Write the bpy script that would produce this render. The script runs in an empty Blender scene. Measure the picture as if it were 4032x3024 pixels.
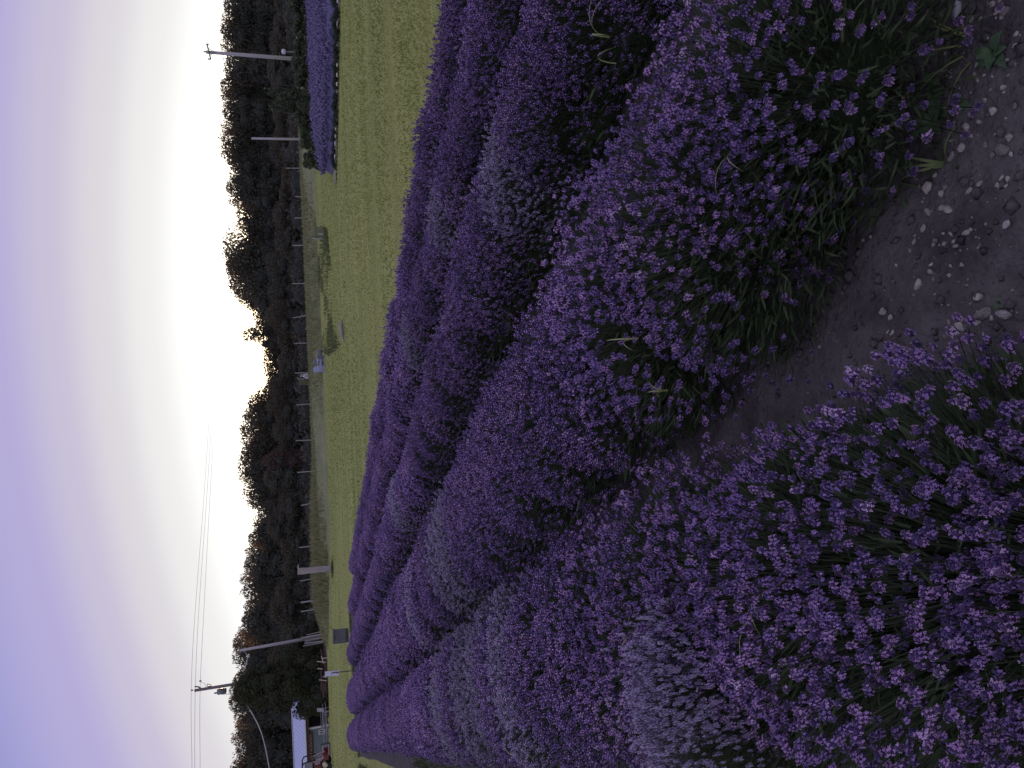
import bpy, math, random
import numpy as np
from mathutils import Vector, Matrix, Euler

SC = bpy.context.scene
COL = SC.collection
rng = np.random.default_rng(7)
random.seed(7)

# ------------------------------------------------------------------ camera
PITCH, ROLL, FPX, CAMH = math.radians(16.2), math.radians(2.4), 2795.0, 1.5
FW = np.array([0, math.cos(PITCH), -math.sin(PITCH)])
RT0 = np.array([1.0, 0, 0])
UP0 = np.cross(RT0, FW)
RT = math.cos(ROLL) * RT0 - math.sin(ROLL) * UP0      # right of the upright picture
UP = math.cos(ROLL) * UP0 + math.sin(ROLL) * RT0
cam_d = bpy.data.cameras.new('camera')
cam_d.sensor_width = 36.0
cam_d.lens = 36.0 * FPX / 4032.0
cam_d.clip_start = 0.05
cam_d.clip_end = 3000
cam = bpy.data.objects.new('camera', cam_d)
COL.objects.link(cam)
# the phone was held on its side: the picture's left edge is the sky
cx, cy, cz = -UP, RT, -FW
cam.matrix_world = Matrix(((cx[0], cy[0], cz[0], 0), (cx[1], cy[1], cz[1], 0), (cx[2], cy[2], cz[2], CAMH), (0, 0, 0, 1)))
SC.camera = cam

# ------------------------------------------------------------------ sky
SUN_AZ, SUN_EL = math.radians(4.0), math.radians(2.6)     # azimuth to the right of +Y
W = bpy.data.worlds.new('World')
SC.world = W
W.use_nodes = True
wt = W.node_tree
wt.nodes.clear()


def N(t, kind, **kw):
    n = t.nodes.new(kind)
    for k, v in kw.items():
        setattr(n, k, v)
    return n


def math_node(t, op, a, b=None):
    n = N(t, 'ShaderNodeMath', operation=op)
    for i, v in enumerate((a, b)):
        if v is None:
            continue
        if isinstance(v, (int, float)):
            n.inputs[i].default_value = v
        else:
            t.links.new(v, n.inputs[i])
    return n.outputs[0]


tc = N(wt, 'ShaderNodeTexCoord')
nm = N(wt, 'ShaderNodeVectorMath', operation='NORMALIZE')
wt.links.new(tc.outputs['Generated'], nm.inputs[0])
sp = N(wt, 'ShaderNodeSeparateXYZ')
wt.links.new(nm.outputs[0], sp.inputs[0])
zc = math_node(wt, 'MAXIMUM', sp.outputs['Z'], 0.0)
elev = math_node(wt, 'MULTIPLY', math_node(wt, 'ARCSINE', zc), 180 / math.pi)
GA = math.radians(6.5)
dt = N(wt, 'ShaderNodeVectorMath', operation='DOT_PRODUCT')
wt.links.new(nm.outputs[0], dt.inputs[0])
dt.inputs[1].default_value = (math.sin(GA), math.cos(GA), 0)
cose = math_node(wt, 'SQRT', math_node(wt, 'SUBTRACT', 1.0, math_node(wt, 'MULTIPLY', zc, zc)))
away = math_node(wt, 'SUBTRACT', cose, dt.outputs['Value'])
tt = math_node(wt, 'DIVIDE', math_node(wt, 'ADD', elev, math_node(wt, 'MULTIPLY', away, 43.0)), 120.0)
ramp = N(wt, 'ShaderNodeValToRGB')
wt.links.new(tt, ramp.inputs[0])
cr = ramp.color_ramp
cr.interpolation = 'EASE'
SKY = [(0.0, (16.0, 11.0, 5.5)), (3.2, (8.0, 6.4, 4.2)), (5.0, (2.8, 2.6, 2.2)), (7.9, (1.06, 1.055, 1.035)), (10.8, (0.87, 0.86, 0.85)),
       (13.6, (0.72, 0.69, 0.735)), (16.6, (0.58, 0.535, 0.69)), (19.8, (0.465, 0.42, 0.695)), (26.0, (0.30, 0.31, 0.64)), (48.0, (0.46, 0.44, 0.66)), (120.0, (0.56, 0.52, 0.66))]
while len(cr.elements) < len(SKY):
    cr.elements.new(0.5)
for e_, (p_, c_) in zip(cr.elements, SKY):
    e_.position = p_ / 120.0
    e_.color = (*c_, 1)
bg = N(wt, 'ShaderNodeBackground')
wt.links.new(ramp.outputs[0], bg.inputs['Color'])
bg.inputs['Strength'].default_value = 1.0
wo = N(wt, 'ShaderNodeOutputWorld')
wt.links.new(bg.outputs[0], wo.inputs[0])

sun_d = bpy.data.lights.new('sun', 'SUN')
sun_d.energy = 4.5
sun_d.angle = math.radians(0.6)
sun_d.color = (1.0, 0.62, 0.30)
sun = bpy.data.objects.new('sun', sun_d)
COL.objects.link(sun)
sdir = Vector((math.sin(SUN_AZ) * math.cos(SUN_EL), math.cos(SUN_AZ) * math.cos(SUN_EL), math.sin(SUN_EL)))
sun.rotation_euler = sdir.to_track_quat('Z', 'Y').to_euler()
sun.location = (5, 90, 40)

SC.view_settings.view_transform = 'Standard'
SC.view_settings.look = 'None'
SC.view_settings.exposure = 0.0
SC.view_settings.gamma = 1.0
SC.view_settings.use_curve_mapping = False
SC.render.engine = 'CYCLES'
SC.cycles.max_bounces = 6
SC.cycles.diffuse_bounces = 3
SC.cycles.glossy_bounces = 2
SC.cycles.transmission_bounces = 3
SC.cycles.use_denoising = True


# ------------------------------------------------------------------ picture <-> place
def ray(px, py):
    return FW * FPX + (-UP) * (px - 2016) + RT * (1512 - py)


def sstep(a, b, x):
    t = np.clip((x - a) / (b - a), 0, 1)
    return t * t * (3 - 2 * t)


def terrain(x, y):
    return 0.62 * sstep(36, 60, y) * sstep(-10, -26, x) + 0.5 * sstep(70, 110, y)


def G(px, py, z=None):
    """the point of the ground (or of height z) seen at a pixel"""
    d = ray(px, py)
    zz = 0.0 if z is None else z
    p = np.zeros(3)
    for _ in range(30):
        t = (zz - CAMH) / d[2]
        if t < 0 or t > 1:
            t = 130.0 / d[1]
        p = np.array([0, 0, CAMH]) + d * t
        if z is not None:
            break
        zz = 0.5 * zz + 0.5 * float(terrain(p[0], p[1]))
    return p


def AT(px, py, Y):
    """the point seen at a pixel, Y metres ahead"""
    d = ray(px, py)
    return np.array([0, 0, CAMH]) + d * (Y / d[1])


# ------------------------------------------------------------------ materials
def mat(name, col, col2=None, scale=8.0, rough=0.8, bump=0.0, bscale=None, transl=0.0, tcol=None, metal=0.0, tint=None, spec=0.3, stretch=None, detail=6.0, obj_rand=0.0, world=False):
    m = bpy.data.materials.new(name)
    m.use_nodes = True
    t = m.node_tree
    t.nodes.clear()
    out = N(t, 'ShaderNodeOutputMaterial')
    p = N(t, 'ShaderNodeBsdfPrincipled')
    p.inputs['Roughness'].default_value = rough
    p.inputs['Metallic'].default_value = metal
    p.inputs['Specular IOR Level'].default_value = spec
    csock = None
    co = None
    if col2 is not None or bump:
        if world:
            co = N(t, 'ShaderNodeNewGeometry').outputs['Position']
        else:
            co = N(t, 'ShaderNodeTexCoord').outputs['Object']
        if stretch:
            mp = N(t, 'ShaderNodeMapping')
            mp.inputs['Scale'].default_value = stretch
            t.links.new(co, mp.inputs['Vector'])
            co = mp.outputs[0]
    rgb = N(t, 'ShaderNodeRGB')
    rgb.outputs[0].default_value = (*col, 1)
    csock = rgb.outputs[0]
    if col2 is not None:
        nz = N(t, 'ShaderNodeTexNoise')
        nz.inputs['Scale'].default_value = scale
        nz.inputs['Detail'].default_value = detail
        nz.inputs['Roughness'].default_value = 0.65
        t.links.new(co, nz.inputs['Vector'])
        rp = N(t, 'ShaderNodeValToRGB')
        rp.color_ramp.elements[0].position = 0.33
        rp.color_ramp.elements[1].position = 0.67
        rp.color_ramp.elements[0].color = (*col, 1)
        rp.color_ramp.elements[1].color = (*col2, 1)
        t.links.new(nz.outputs['Fac'], rp.inputs[0])
        csock = rp.outputs[0]
    if tint:                                            # per-piece variation, stored on the faces
        at = N(t, 'ShaderNodeAttribute')
        at.attribute_name = 'tint'
        rp = N(t, 'ShaderNodeValToRGB')
        els = rp.color_ramp.elements
        while len(els) < len(tint):
            els.new(0.5)
        for i, c in enumerate(tint):
            els[i].position = i / (len(tint) - 1)
            els[i].color = (*c, 1)
        t.links.new(at.outputs['Fac'], rp.inputs[0])
        csock = rp.outputs[0]
    if obj_rand:
        oi = N(t, 'ShaderNodeObjectInfo')
        hs = N(t, 'ShaderNodeHueSaturation')
        mr = N(t, 'ShaderNodeMapRange')
        mr.inputs['To Min'].default_value = 1 - obj_rand
        mr.inputs['To Max'].default_value = 1 + obj_rand
        t.links.new(oi.outputs['Random'], mr.inputs['Value'])
        t.links.new(mr.outputs[0], hs.inputs['Value'])
        t.links.new(csock, hs.inputs['Color'])
        csock = hs.outputs[0]
    t.links.new(csock, p.inputs['Base Color'])
    if bump:
        nb = N(t, 'ShaderNodeTexNoise')
        nb.inputs['Scale'].default_value = bscale or scale * 4
        nb.inputs['Detail'].default_value = 8
        t.links.new(co, nb.inputs['Vector'])
        b = N(t, 'ShaderNodeBump')
        b.inputs['Strength'].default_value = bump
        b.inputs['Distance'].default_value = 0.03
        t.links.new(nb.outputs['Fac'], b.inputs['Height'])
        t.links.new(b.outputs[0], p.inputs['Normal'])
    if transl:
        tb = N(t, 'ShaderNodeBsdfTranslucent')
        if tcol is not None:
            tb.inputs['Color'].default_value = (*tcol, 1)
        else:
            t.links.new(csock, tb.inputs['Color'])
        mx = N(t, 'ShaderNodeMixShader')
        mx.inputs[0].default_value = transl
        t.links.new(p.outputs[0], mx.inputs[1])
        t.links.new(tb.outputs[0], mx.inputs[2])
        t.links.new(mx.outputs[0], out.inputs[0])
    else:
        t.links.new(p.outputs[0], out.inputs[0])
    return m


M = {}
M['soil'] = mat('soil', (0.056, 0.052, 0.056), (0.135, 0.125, 0.132), 6, 0.95, 1.0, 34, spec=0.1, world=True, detail=10)
M['petal'] = mat('petal', (0.3, 0.2, 0.5), rough=0.6, transl=0.35, tint=[(0.31, 0.215, 0.57), (0.46, 0.305, 0.68), (0.66, 0.41, 0.78), (0.86, 0.68, 0.94)], obj_rand=0.12, spec=0.2)
M['calyx'] = mat('calyx', (0.1, 0.06, 0.2), rough=0.7, transl=0.15, tint=[(0.085, 0.066, 0.105), (0.085, 0.064, 0.18), (0.135, 0.088, 0.215), (0.17, 0.12, 0.25)], obj_rand=0.12, spec=0.2)
M['pale_petal'] = mat('pale_petal', (0.4, 0.35, 0.6), rough=0.6, transl=0.35, tint=[(0.50, 0.43, 0.68), (0.60, 0.52, 0.76), (0.70, 0.61, 0.84)], obj_rand=0.08, spec=0.2)
M['pale_calyx'] = mat('pale_calyx', (0.2, 0.2, 0.3), rough=0.7, transl=0.15, tint=[(0.19, 0.165, 0.27), (0.235, 0.205, 0.32), (0.28, 0.245, 0.37)], obj_rand=0.08, spec=0.2)
M['lav_leaf'] = mat('lavender_leaf', (0.06, 0.09, 0.05), rough=0.75, transl=0.2, tint=[(0.040, 0.062, 0.030), (0.070, 0.105, 0.050), (0.110, 0.150, 0.080)], spec=0.2)
M['lav_stem'] = mat('lavender_stem', (0.075, 0.10, 0.055), rough=0.7, tint=[(0.05, 0.075, 0.04), (0.09, 0.11, 0.07)], spec=0.2)
M['blade'] = mat('blade', (0.2, 0.25, 0.1), rough=0.5, transl=0.3, tint=[(0.10, 0.17, 0.06), (0.24, 0.30, 0.11), (0.42, 0.42, 0.22)], spec=0.4)
M['weed_leaf'] = mat('weed_leaf', (0.05, 0.10, 0.05), (0.10, 0.17, 0.09), 40, 0.6, 0.3, 120, transl=0.2, spec=0.3)
M['stone'] = mat('stone', (0.27, 0.25, 0.25), (0.50, 0.47, 0.46), 2.2, 0.95, 0.6, 7, obj_rand=0.45, spec=0.2)
M['stone_blue'] = mat('stone_blue', (0.34, 0.37, 0.43), (0.52, 0.55, 0.62), 35, 0.85, 0.4, 90, spec=0.2)
M['meadow'] = mat('meadow', (0.205, 0.245, 0.073), (0.335, 0.35, 0.13), 0.5, 0.95, 0.5, 9, stretch=(0.22, 1.5, 1), spec=0.05, world=True, detail=12)
M['meadow_grass'] = mat('meadow_grass', (0.25, 0.3, 0.1), rough=0.8, transl=0.25, tint=[(0.175, 0.225, 0.065), (0.283, 0.32, 0.10), (0.42, 0.415, 0.185)], spec=0.1)
M['bank'] = mat('bank', (0.165, 0.195, 0.115), (0.25, 0.265, 0.16), 0.8, 0.95, 0.6, 6, stretch=(0.5, 1, 3), spec=0.05, world=True, detail=12)
M['tall_grass'] = mat('tall_grass', (0.2, 0.2, 0.1), rough=0.8, transl=0.25, tint=[(0.15, 0.185, 0.09), (0.24, 0.255, 0.13), (0.35, 0.32, 0.19)], spec=0.1)
M['weeds'] = mat('weeds', (0.1, 0.13, 0.06), rough=0.8, transl=0.25, tint=[(0.05, 0.075, 0.035), (0.095, 0.125, 0.06), (0.15, 0.165, 0.09)], spec=0.1)
M['tree_leaf'] = mat('tree_leaf', (0.03, 0.05, 0.025), rough=0.7, transl=0.15, tcol=(0.42, 0.22, 0.06), tint=[(0.040, 0.047, 0.046), (0.060, 0.072, 0.064), (0.085, 0.100, 0.082)], spec=0.2, obj_rand=0.15)
M['tree_leaf_red'] = mat('tree_leaf_red', (0.05, 0.035, 0.035), rough=0.7, transl=0.3, tcol=(0.2, 0.09, 0.04), tint=[(0.09, 0.06, 0.06), (0.13, 0.09, 0.08)], spec=0.2)
M['tree_core'] = mat('tree_core', (0.032, 0.037, 0.038), (0.055, 0.061, 0.057), 1.5, 0.95, 0.8, 5, spec=0.05)  # dark solid filler added inside crowns so the sky does not show through
M['bark'] = mat('bark', (0.05, 0.042, 0.04), (0.085, 0.072, 0.066), 6, 0.95, 0.7, 20, spec=0.1)
M['cedar_leaf'] = mat('cedar_leaf', (0.04, 0.05, 0.03), rough=0.8, transl=0.15, tint=[(0.034, 0.042, 0.026), (0.055, 0.066, 0.036), (0.085, 0.09, 0.05)], spec=0.15)
M['hedge_leaf'] = mat('hedge_leaf', (0.06, 0.09, 0.05), rough=0.75, transl=0.25, tint=[(0.050, 0.070, 0.042), (0.085, 0.115, 0.062), (0.16, 0.19, 0.10)], spec=0.2)
M['young_leaf'] = mat('young_leaf', (0.02, 0.035, 0.028), rough=0.7, transl=0.1, tint=[(0.03, 0.042, 0.036), (0.06, 0.08, 0.065)], spec=0.2)
M['field_bloom'] = mat('field_bloom', (0.2, 0.15, 0.35), rough=0.8, transl=0.2, tint=[(0.14, 0.125, 0.25), (0.195, 0.17, 0.32), (0.265, 0.235, 0.40)], spec=0.1)
M['mulch'] = mat('mulch', (0.16, 0.165, 0.16), (0.22, 0.225, 0.21), 2, 0.8, 0.2, 10, spec=0.2, world=True)
M['white_plastic'] = mat('white_plastic', (0.72, 0.72, 0.72), (0.62, 0.62, 0.64), 5, 0.5)
M['post'] = mat('post_wood', (0.30, 0.29, 0.31), (0.42, 0.41, 0.43), 5, 0.9, 0.5, 20, stretch=(6, 6, 1), obj_rand=0.18)
M['dark_post'] = mat('dark_post', (0.05, 0.05, 0.05), (0.08, 0.08, 0.08), 8, 0.8, 0.3)
M['pole_wood'] = mat('pole_wood', (0.34, 0.33, 0.36), (0.46, 0.45, 0.48), 5, 0.9, 0.4, 18, stretch=(6, 6, 0.6))
M['dark_pole'] = mat('dark_pole', (0.13, 0.115, 0.13), (0.20, 0.18, 0.19), 5, 0.9, 0.4, 18, stretch=(6, 6, 0.6))
M['grey_metal'] = mat('grey_metal', (0.17, 0.18, 0.22), (0.22, 0.23, 0.27), 6, 0.5, metal=0.3)
M['wire'] = mat('wire', (0.16, 0.16, 0.17), (0.2, 0.2, 0.2), 3, 0.7)
M['pale_wire'] = mat('pale_wire', (0.42, 0.42, 0.44), (0.5, 0.5, 0.5), 3, 0.7)
M['ceramic'] = mat('ceramic', (0.10, 0.08, 0.08), (0.14, 0.11, 0.11), 6, 0.4)
M['weathered'] = mat('weathered_board', (0.26, 0.235, 0.27), (0.42, 0.39, 0.42), 3, 0.9, 0.6, 14, stretch=(4, 4, 0.5))
M['cap_board'] = mat('cap_board', (0.5, 0.48, 0.5), (0.6, 0.58, 0.6), 5, 0.9, 0.3)
M['chair_skylit'] = mat('chair_skylit', (0.28, 0.30, 0.50), (0.34, 0.36, 0.56), 4, 0.55, 0.1, 20)  # white chair, the blue of the skylight put into its colour
M['chair_skylit_dim'] = mat('chair_skylit_dim', (0.14, 0.15, 0.24), (0.18, 0.19, 0.28), 4, 0.55, 0.1, 20)  # darker copy of the white chair, dim blue skylight painted in
M['chair_arm'] = mat('chair_arm', (0.62, 0.62, 0.64), (0.55, 0.55, 0.58), 4, 0.5)
M['roof_metal'] = mat('roof_metal', (0.40, 0.45, 0.72), (0.45, 0.50, 0.77), 0.6, 0.45, 0.05, 3, metal=0.15)  # pale metal, its blue is skylight put into the base colour
M['barn_red'] = mat('barn_red', (0.085, 0.045, 0.05), (0.12, 0.07, 0.07), 3, 0.9, 0.3, 12)
M['barn_blue'] = mat('barn_blue', (0.13, 0.17, 0.21), (0.17, 0.215, 0.25), 2, 0.8, 0.2, 10)
M['barn_dark'] = mat('barn_dark', (0.025, 0.02, 0.022), (0.035, 0.028, 0.03), 3, 0.9)
M['trim'] = mat('trim', (0.62, 0.66, 0.72), (0.7, 0.73, 0.78), 5, 0.6)
M['letter'] = mat('letter', (0.62, 0.55, 0.52), (0.7, 0.63, 0.6), 8, 0.6)
M['window_glass'] = mat('window_glass', (0.01, 0.012, 0.018), (0.015, 0.018, 0.024), 3, 0.1, spec=0.5)
M['sign_panel'] = mat('sign_panel', (0.62, 0.66, 0.86), (0.67, 0.71, 0.88), 3, 0.5, 0.05)  # white panel tinted with the blue of the skylight
M['slate'] = mat('slate_box', (0.095, 0.10, 0.125), (0.135, 0.14, 0.17), 4, 0.7, 0.3, 14)
M['log'] = mat('log', (0.26, 0.25, 0.24), (0.36, 0.35, 0.33), 5, 0.95, 0.8, 20)
M['red_timber'] = mat('red_timber', (0.075, 0.045, 0.048), (0.12, 0.08, 0.08), 6, 0.9, 0.4, 20)
M['pale_timber'] = mat('pale_timber', (0.46, 0.40, 0.38), (0.55, 0.48, 0.46), 6, 0.9, 0.3, 20)
M['grey_timber'] = mat('grey_timber', (0.26, 0.26, 0.30), (0.34, 0.34, 0.38), 6, 0.9, 0.3, 20)
M['plaster'] = mat('plaster', (0.52, 0.51, 0.54), (0.62, 0.61, 0.64), 6, 0.85, 0.4, 16)
M['plaster_dark'] = mat('plaster_dark', (0.22, 0.22, 0.23), (0.34, 0.34, 0.34), 6, 0.9, 0.4, 16)
M['globe'] = mat('globe', (0.55, 0.57, 0.66), (0.62, 0.64, 0.72), 4, 0.3)
M['tractor_red'] = mat('tractor_red', (0.13, 0.018, 0.022), (0.17, 0.028, 0.032), 4, 0.35, spec=0.5)
M['tractor_pale'] = mat('tractor_pale', (0.34, 0.25, 0.29), (0.40, 0.31, 0.35), 4, 0.4)
M['tractor_black'] = mat('tractor_black', (0.012, 0.012, 0.015), (0.02, 0.02, 0.024), 4, 0.5)
M['rubber'] = mat('rubber', (0.022, 0.028, 0.034), (0.04, 0.048, 0.055), 10, 0.9, 0.4)
M['wheel_rim'] = mat('wheel_rim', (0.55, 0.52, 0.34), (0.6, 0.57, 0.4), 4, 0.5)
M['seat_grey'] = mat('seat_grey', (0.30, 0.29, 0.31), (0.35, 0.34, 0.36), 4, 0.6)
lamp_m = bpy.data.materials.new('lamp_glow')
lamp_m.use_nodes = True
lamp_m.node_tree.nodes.clear()
_e = N(lamp_m.node_tree, 'ShaderNodeEmission')
_e.inputs[0].default_value = (1.0, 0.33, 0.05, 1)
_e.inputs[1].default_value = 1.6
_o = N(lamp_m.node_tree, 'ShaderNodeOutputMaterial')
lamp_m.node_tree.links.new(_e.outputs[0], _o.inputs[0])
M['lamp_glow'] = lamp_m


# ------------------------------------------------------------------ object helpers
def tag(o, label=None, cat=None, group=None, kind=None):
    if label:
        o['label'] = label
    if cat:
        o['category'] = cat
    if group:
        o['group'] = group
    if kind:
        o['kind'] = kind
    return o


def link(name, data, parent=None):
    o = bpy.data.objects.new(name, data)
    COL.objects.link(o)
    if parent is not None:
        o.parent = parent
    return o


def thing(name, label, cat, loc=(0, 0, 0), rz=0.0, group=None):
    o = link(name, None)
    o.empty_display_size = 0.1
    o.location = tuple(float(v) for v in loc)
    o.rotation_euler = (0, 0, rz)
    return tag(o, label, cat, group)


def copy_tree(o, parent=None):
    c = o.copy()
    COL.objects.link(c)
    if parent is not None:
        c.parent = parent
    for ch in list(o.children):
        copy_tree(ch, c)
    return c


def tri_mesh(name, V, F, mats, mi=None, tint=None, smooth=False):
    me = bpy.data.meshes.new(name)
    V = np.asarray(V, np.float32)
    F = np.asarray(F, np.int32)
    me.vertices.add(len(V))
    me.vertices.foreach_set('co', V.ravel())
    me.loops.add(F.size)
    me.loops.foreach_set('vertex_index', F.ravel())
    me.polygons.add(len(F))
    me.polygons.foreach_set('loop_start', np.arange(0, F.size, 3, dtype=np.int32))
    me.polygons.foreach_set('loop_total', np.full(len(F), 3, np.int32))
    if mi is not None:
        me.polygons.foreach_set('material_index', np.asarray(mi, np.int32))
    if smooth:
        me.polygons.foreach_set('use_smooth', np.ones(len(F), bool))
    for m in mats:
        me.materials.append(m)
    me.update(calc_edges=True)
    if tint is not None:
        a = me.attributes.new('tint', 'FLOAT', 'FACE')
        a.data.foreach_set('value', np.asarray(tint, np.float32))
    return me


class MB:
    """collects boxes, tubes and lathes, builds them as one mesh"""

    def __init__(s):
        s.v, s.f = [], []

    def add(s, vs, fs):
        b = len(s.v)
        s.v += [tuple(map(float, p)) for p in vs]
        s.f += [tuple(i + b for i in f) for f in fs]
        return s

    def box(s, c, size, rot=(0, 0, 0), bev=0.0):
        R = Euler(rot).to_matrix()
        hx, hy, hz = (k / 2 for k in size)
        if bev <= 0:
            pts = [Vector((x * hx, y * hy, z * hz)) for z in (-1, 1) for x, y in ((-1, -1), (1, -1), (1, 1), (-1, 1))]
            fs = [(3, 2, 1, 0), (4, 5, 6, 7), (0, 1, 5, 4), (1, 2, 6, 5), (2, 3, 7, 6), (3, 0, 4, 7)]
        else:
            ring = [(-hx + bev, -hy), (hx - bev, -hy), (hx, -hy + bev), (hx, hy - bev), (hx - bev, hy), (-hx + bev, hy), (-hx, hy - bev), (-hx, -hy + bev)]
            pts = [Vector((x, y, z)) for z in (-hz, hz) for x, y in ring]
            fs = [tuple(range(7, -1, -1)), tuple(range(8, 16))] + [(i, (i + 1) % 8, 8 + (i + 1) % 8, 8 + i) for i in range(8)]
        s.add([R @ p + Vector(c) for p in pts], fs)
        return s

    def tube(s, pts, r, n=8):
        pts = [Vector(p) for p in pts]
        rs = r if isinstance(r, (list, tuple)) else [r] * len(pts)
        base = len(s.v)
        for i, p in enumerate(pts):
            d = (pts[min(i + 1, len(pts) - 1)] - pts[max(i - 1, 0)]).normalized()
            u = d.orthogonal().normalized() if abs(d.z) > 0.9 else d.cross(Vector((0, 0, 1))).normalized()
            w = d.cross(u)
            for k in range(n):
                a = 2 * math.pi * k / n
                s.v.append(tuple(p + (u * math.cos(a) + w * math.sin(a)) * rs[i]))
        for i in range(len(pts) - 1):
            for k in range(n):
                a, b = base + i * n + k, base + i * n + (k + 1) % n
                s.f.append((a, b, b + n, a + n))
        s.f.append(tuple(base + k for k in range(n - 1, -1, -1)))
        s.f.append(tuple(base + (len(pts) - 1) * n + k for k in range(n)))
        return s

    def lathe(s, prof, c=(0, 0, 0), n=14, axis='z'):
        base = len(s.v)
        for r, z in prof:
            for k in range(n):
                a = 2 * math.pi * k / n
                x, y = r * math.cos(a), r * math.sin(a)
                q = (x, y, z) if axis == 'z' else ((x, z, y) if axis == 'y' else (z, x, y))
                s.v.append((q[0] + c[0], q[1] + c[1], q[2] + c[2]))
        for i in range(len(prof) - 1):
            for k in range(n):
                a, b = base + i * n + k, base + i * n + (k + 1) % n
                s.f.append((a, b, b + n, a + n))
        s.f.append(tuple(base + k for k in range(n - 1, -1, -1)))
        s.f.append(tuple(base + (len(prof) - 1) * n + k for k in range(n)))
        return s

    def build(s, name, m, parent=None, smooth=False):
        me = bpy.data.meshes.new(name)
        me.from_pydata(s.v, [], s.f)
        me.materials.append(m)
        if smooth:
            me.polygons.foreach_set('use_smooth', [True] * len(me.polygons))
        me.update()
        return link(name, me, parent)


def rot_to(d, spin):
    """matrices (n,3,3) turning +Z to the unit vectors d, spun about them"""
    d = np.asarray(d, float)
    a = np.where(np.abs(d[:, 2:3]) < 0.95, np.array([[0, 0, 1.0]]), np.array([[1.0, 0, 0]]))
    u = np.cross(a, d)
    u /= np.linalg.norm(u, axis=1, keepdims=True)
    w = np.cross(d, u)
    c, s_ = np.cos(spin)[:, None], np.sin(spin)[:, None]
    u2 = u * c + w * s_
    w2 = np.cross(d, u2)
    return np.stack([u2, w2, d], axis=2)


def merge(protos, idx, R, S, P, tints=None):
    """copies of small meshes (V,F,mi) joined into one"""
    Vs, Fs, Ms, Ts = [], [], [], []
    off = 0
    for k, (V, F, mi) in enumerate(protos):
        sel = np.where(idx == k)[0]
        if len(sel) == 0:
            continue
        VV = np.einsum('nij,vj->nvi', R[sel], V) * S[sel][:, None, None] + P[sel][:, None, :]
        FF = F[None] + (np.arange(len(sel)) * len(V))[:, None, None] + off
        off += len(sel) * len(V)
        Vs.append(VV.reshape(-1, 3))
        Fs.append(FF.reshape(-1, 3))
        Ms.append(np.tile(mi, len(sel)))
        if tints is not None:
            Ts.append(np.repeat(tints[sel], len(F)))
    return np.concatenate(Vs), np.concatenate(Fs), np.concatenate(Ms), (np.concatenate(Ts) if tints is not None else None)


OCT = (np.array([[1, 0, 0], [0, 1, 0], [-1, 0, 0], [0, -1, 0], [0, 0, 1], [0, 0, -1]], float),
       np.array([[0, 1, 4], [1, 2, 4], [2, 3, 4], [3, 0, 4], [1, 0, 5], [2, 1, 5], [3, 2, 5], [0, 3, 5]]))


def cat_parts(parts):
    V, F, mi, off = [], [], [], 0
    for v, f, m in parts:
        V.append(v)
        F.append(np.asarray(f) + off)
        mi.append(np.full(len(f), m))
        off += len(v)
    return np.concatenate(V), np.concatenate(F), np.concatenate(mi)


def unit(r, n):
    d = r.normal(size=(n, 3))
    return d / np.linalg.norm(d, axis=1, keepdims=True)


# ================================================================== SETTING
def grid_sheet(name, xs, ys, zf, m, kind='structure', parent=None, xy=None):
    X, Y = np.meshgrid(xs, ys)
    if xy is not None:
        X, Y = xy(X, Y)
    Z = zf(X, Y)
    V = np.stack([X.ravel(), Y.ravel(), Z.ravel()], 1)
    nx, ny = len(xs), len(ys)
    i = (np.arange(ny - 1)[:, None] * nx + np.arange(nx - 1)[None]).ravel()
    F = np.concatenate([np.stack([i, i + 1, i + nx + 1], 1), np.stack([i, i + nx + 1, i + nx], 1)])
    me = tri_mesh(name, V, F, [m], smooth=True)
    o = link(name, me, parent)
    if kind:
        o['kind'] = kind
    return o


def vnoise(X, Y, seed=0, octs=4, f0=1.0):
    r = np.random.default_rng(seed)
    out = np.zeros_like(X, dtype=float)
    amp = 1.0
    for _ in range(octs):
        for _k in range(3):
            a = r.uniform(0, 2 * math.pi)
            out += amp / 3 * np.sin(f0 * (X * math.cos(a) + Y * math.sin(a)) * r.uniform(0.8, 1.25) + r.uniform(0, 6.28))
        amp *= 0.55
        f0 *= 2.13
    return out


def graded(a, b, n, p=1.0):
    t = np.linspace(-1, 1, n)
    return (a + b) / 2 + (b - a) / 2 * np.sign(t) * np.abs(t) ** p


far = 900.0
gx = np.unique(np.concatenate([np.linspace(-far, -90, 9), np.linspace(-90, 90, 121), np.linspace(90, far, 9)]))
gy = np.unique(np.concatenate([np.linspace(-far, -12, 9), np.linspace(-12, 120, 121), np.linspace(120, far, 9)]))
grid_sheet('meadow', gx, gy, lambda X, Y: terrain(X, Y) + 0.03 * vnoise(X, Y, 3, 3, 0.25) * sstep(9, 20, Y) - 0.02, M['meadow'])

# the bed: rows run off to the left of the view
RA = math.radians(25.6)
RU = np.array([-math.sin(RA), math.cos(RA)])      # along the rows
RN = np.array([math.cos(RA), math.sin(RA)])       # across the rows


def ns(n, s):
    return n * RN[0] + s * RU[0], n * RN[1] + s * RU[1]


def soil_z(X, Y):
    n = X * RN[0] + Y * RN[1]
    s = X * RU[0] + Y * RU[1]
    d = np.hypot(X, Y)
    edge = sstep(-0.75, -0.45, n) * sstep(5.0, 4.75, n) * sstep(33.5, 32.5, s)
    return 0.016 + 0.022 * vnoise(X, Y, 11, 5, 4.0) * sstep(12, 4, d) * edge + 0.01 * edge - 0.05 * (1 - edge)


sn = np.linspace(-0.8, 5.05, 160)
ss = np.unique(np.concatenate([np.linspace(-4, 0.3, 20), np.linspace(0.3, 4.5, 130), np.linspace(4.5, 34, 90)]))
grid_sheet('soil', sn, ss, soil_z, M['soil'], xy=lambda A, B: ns(A, B))

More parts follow.
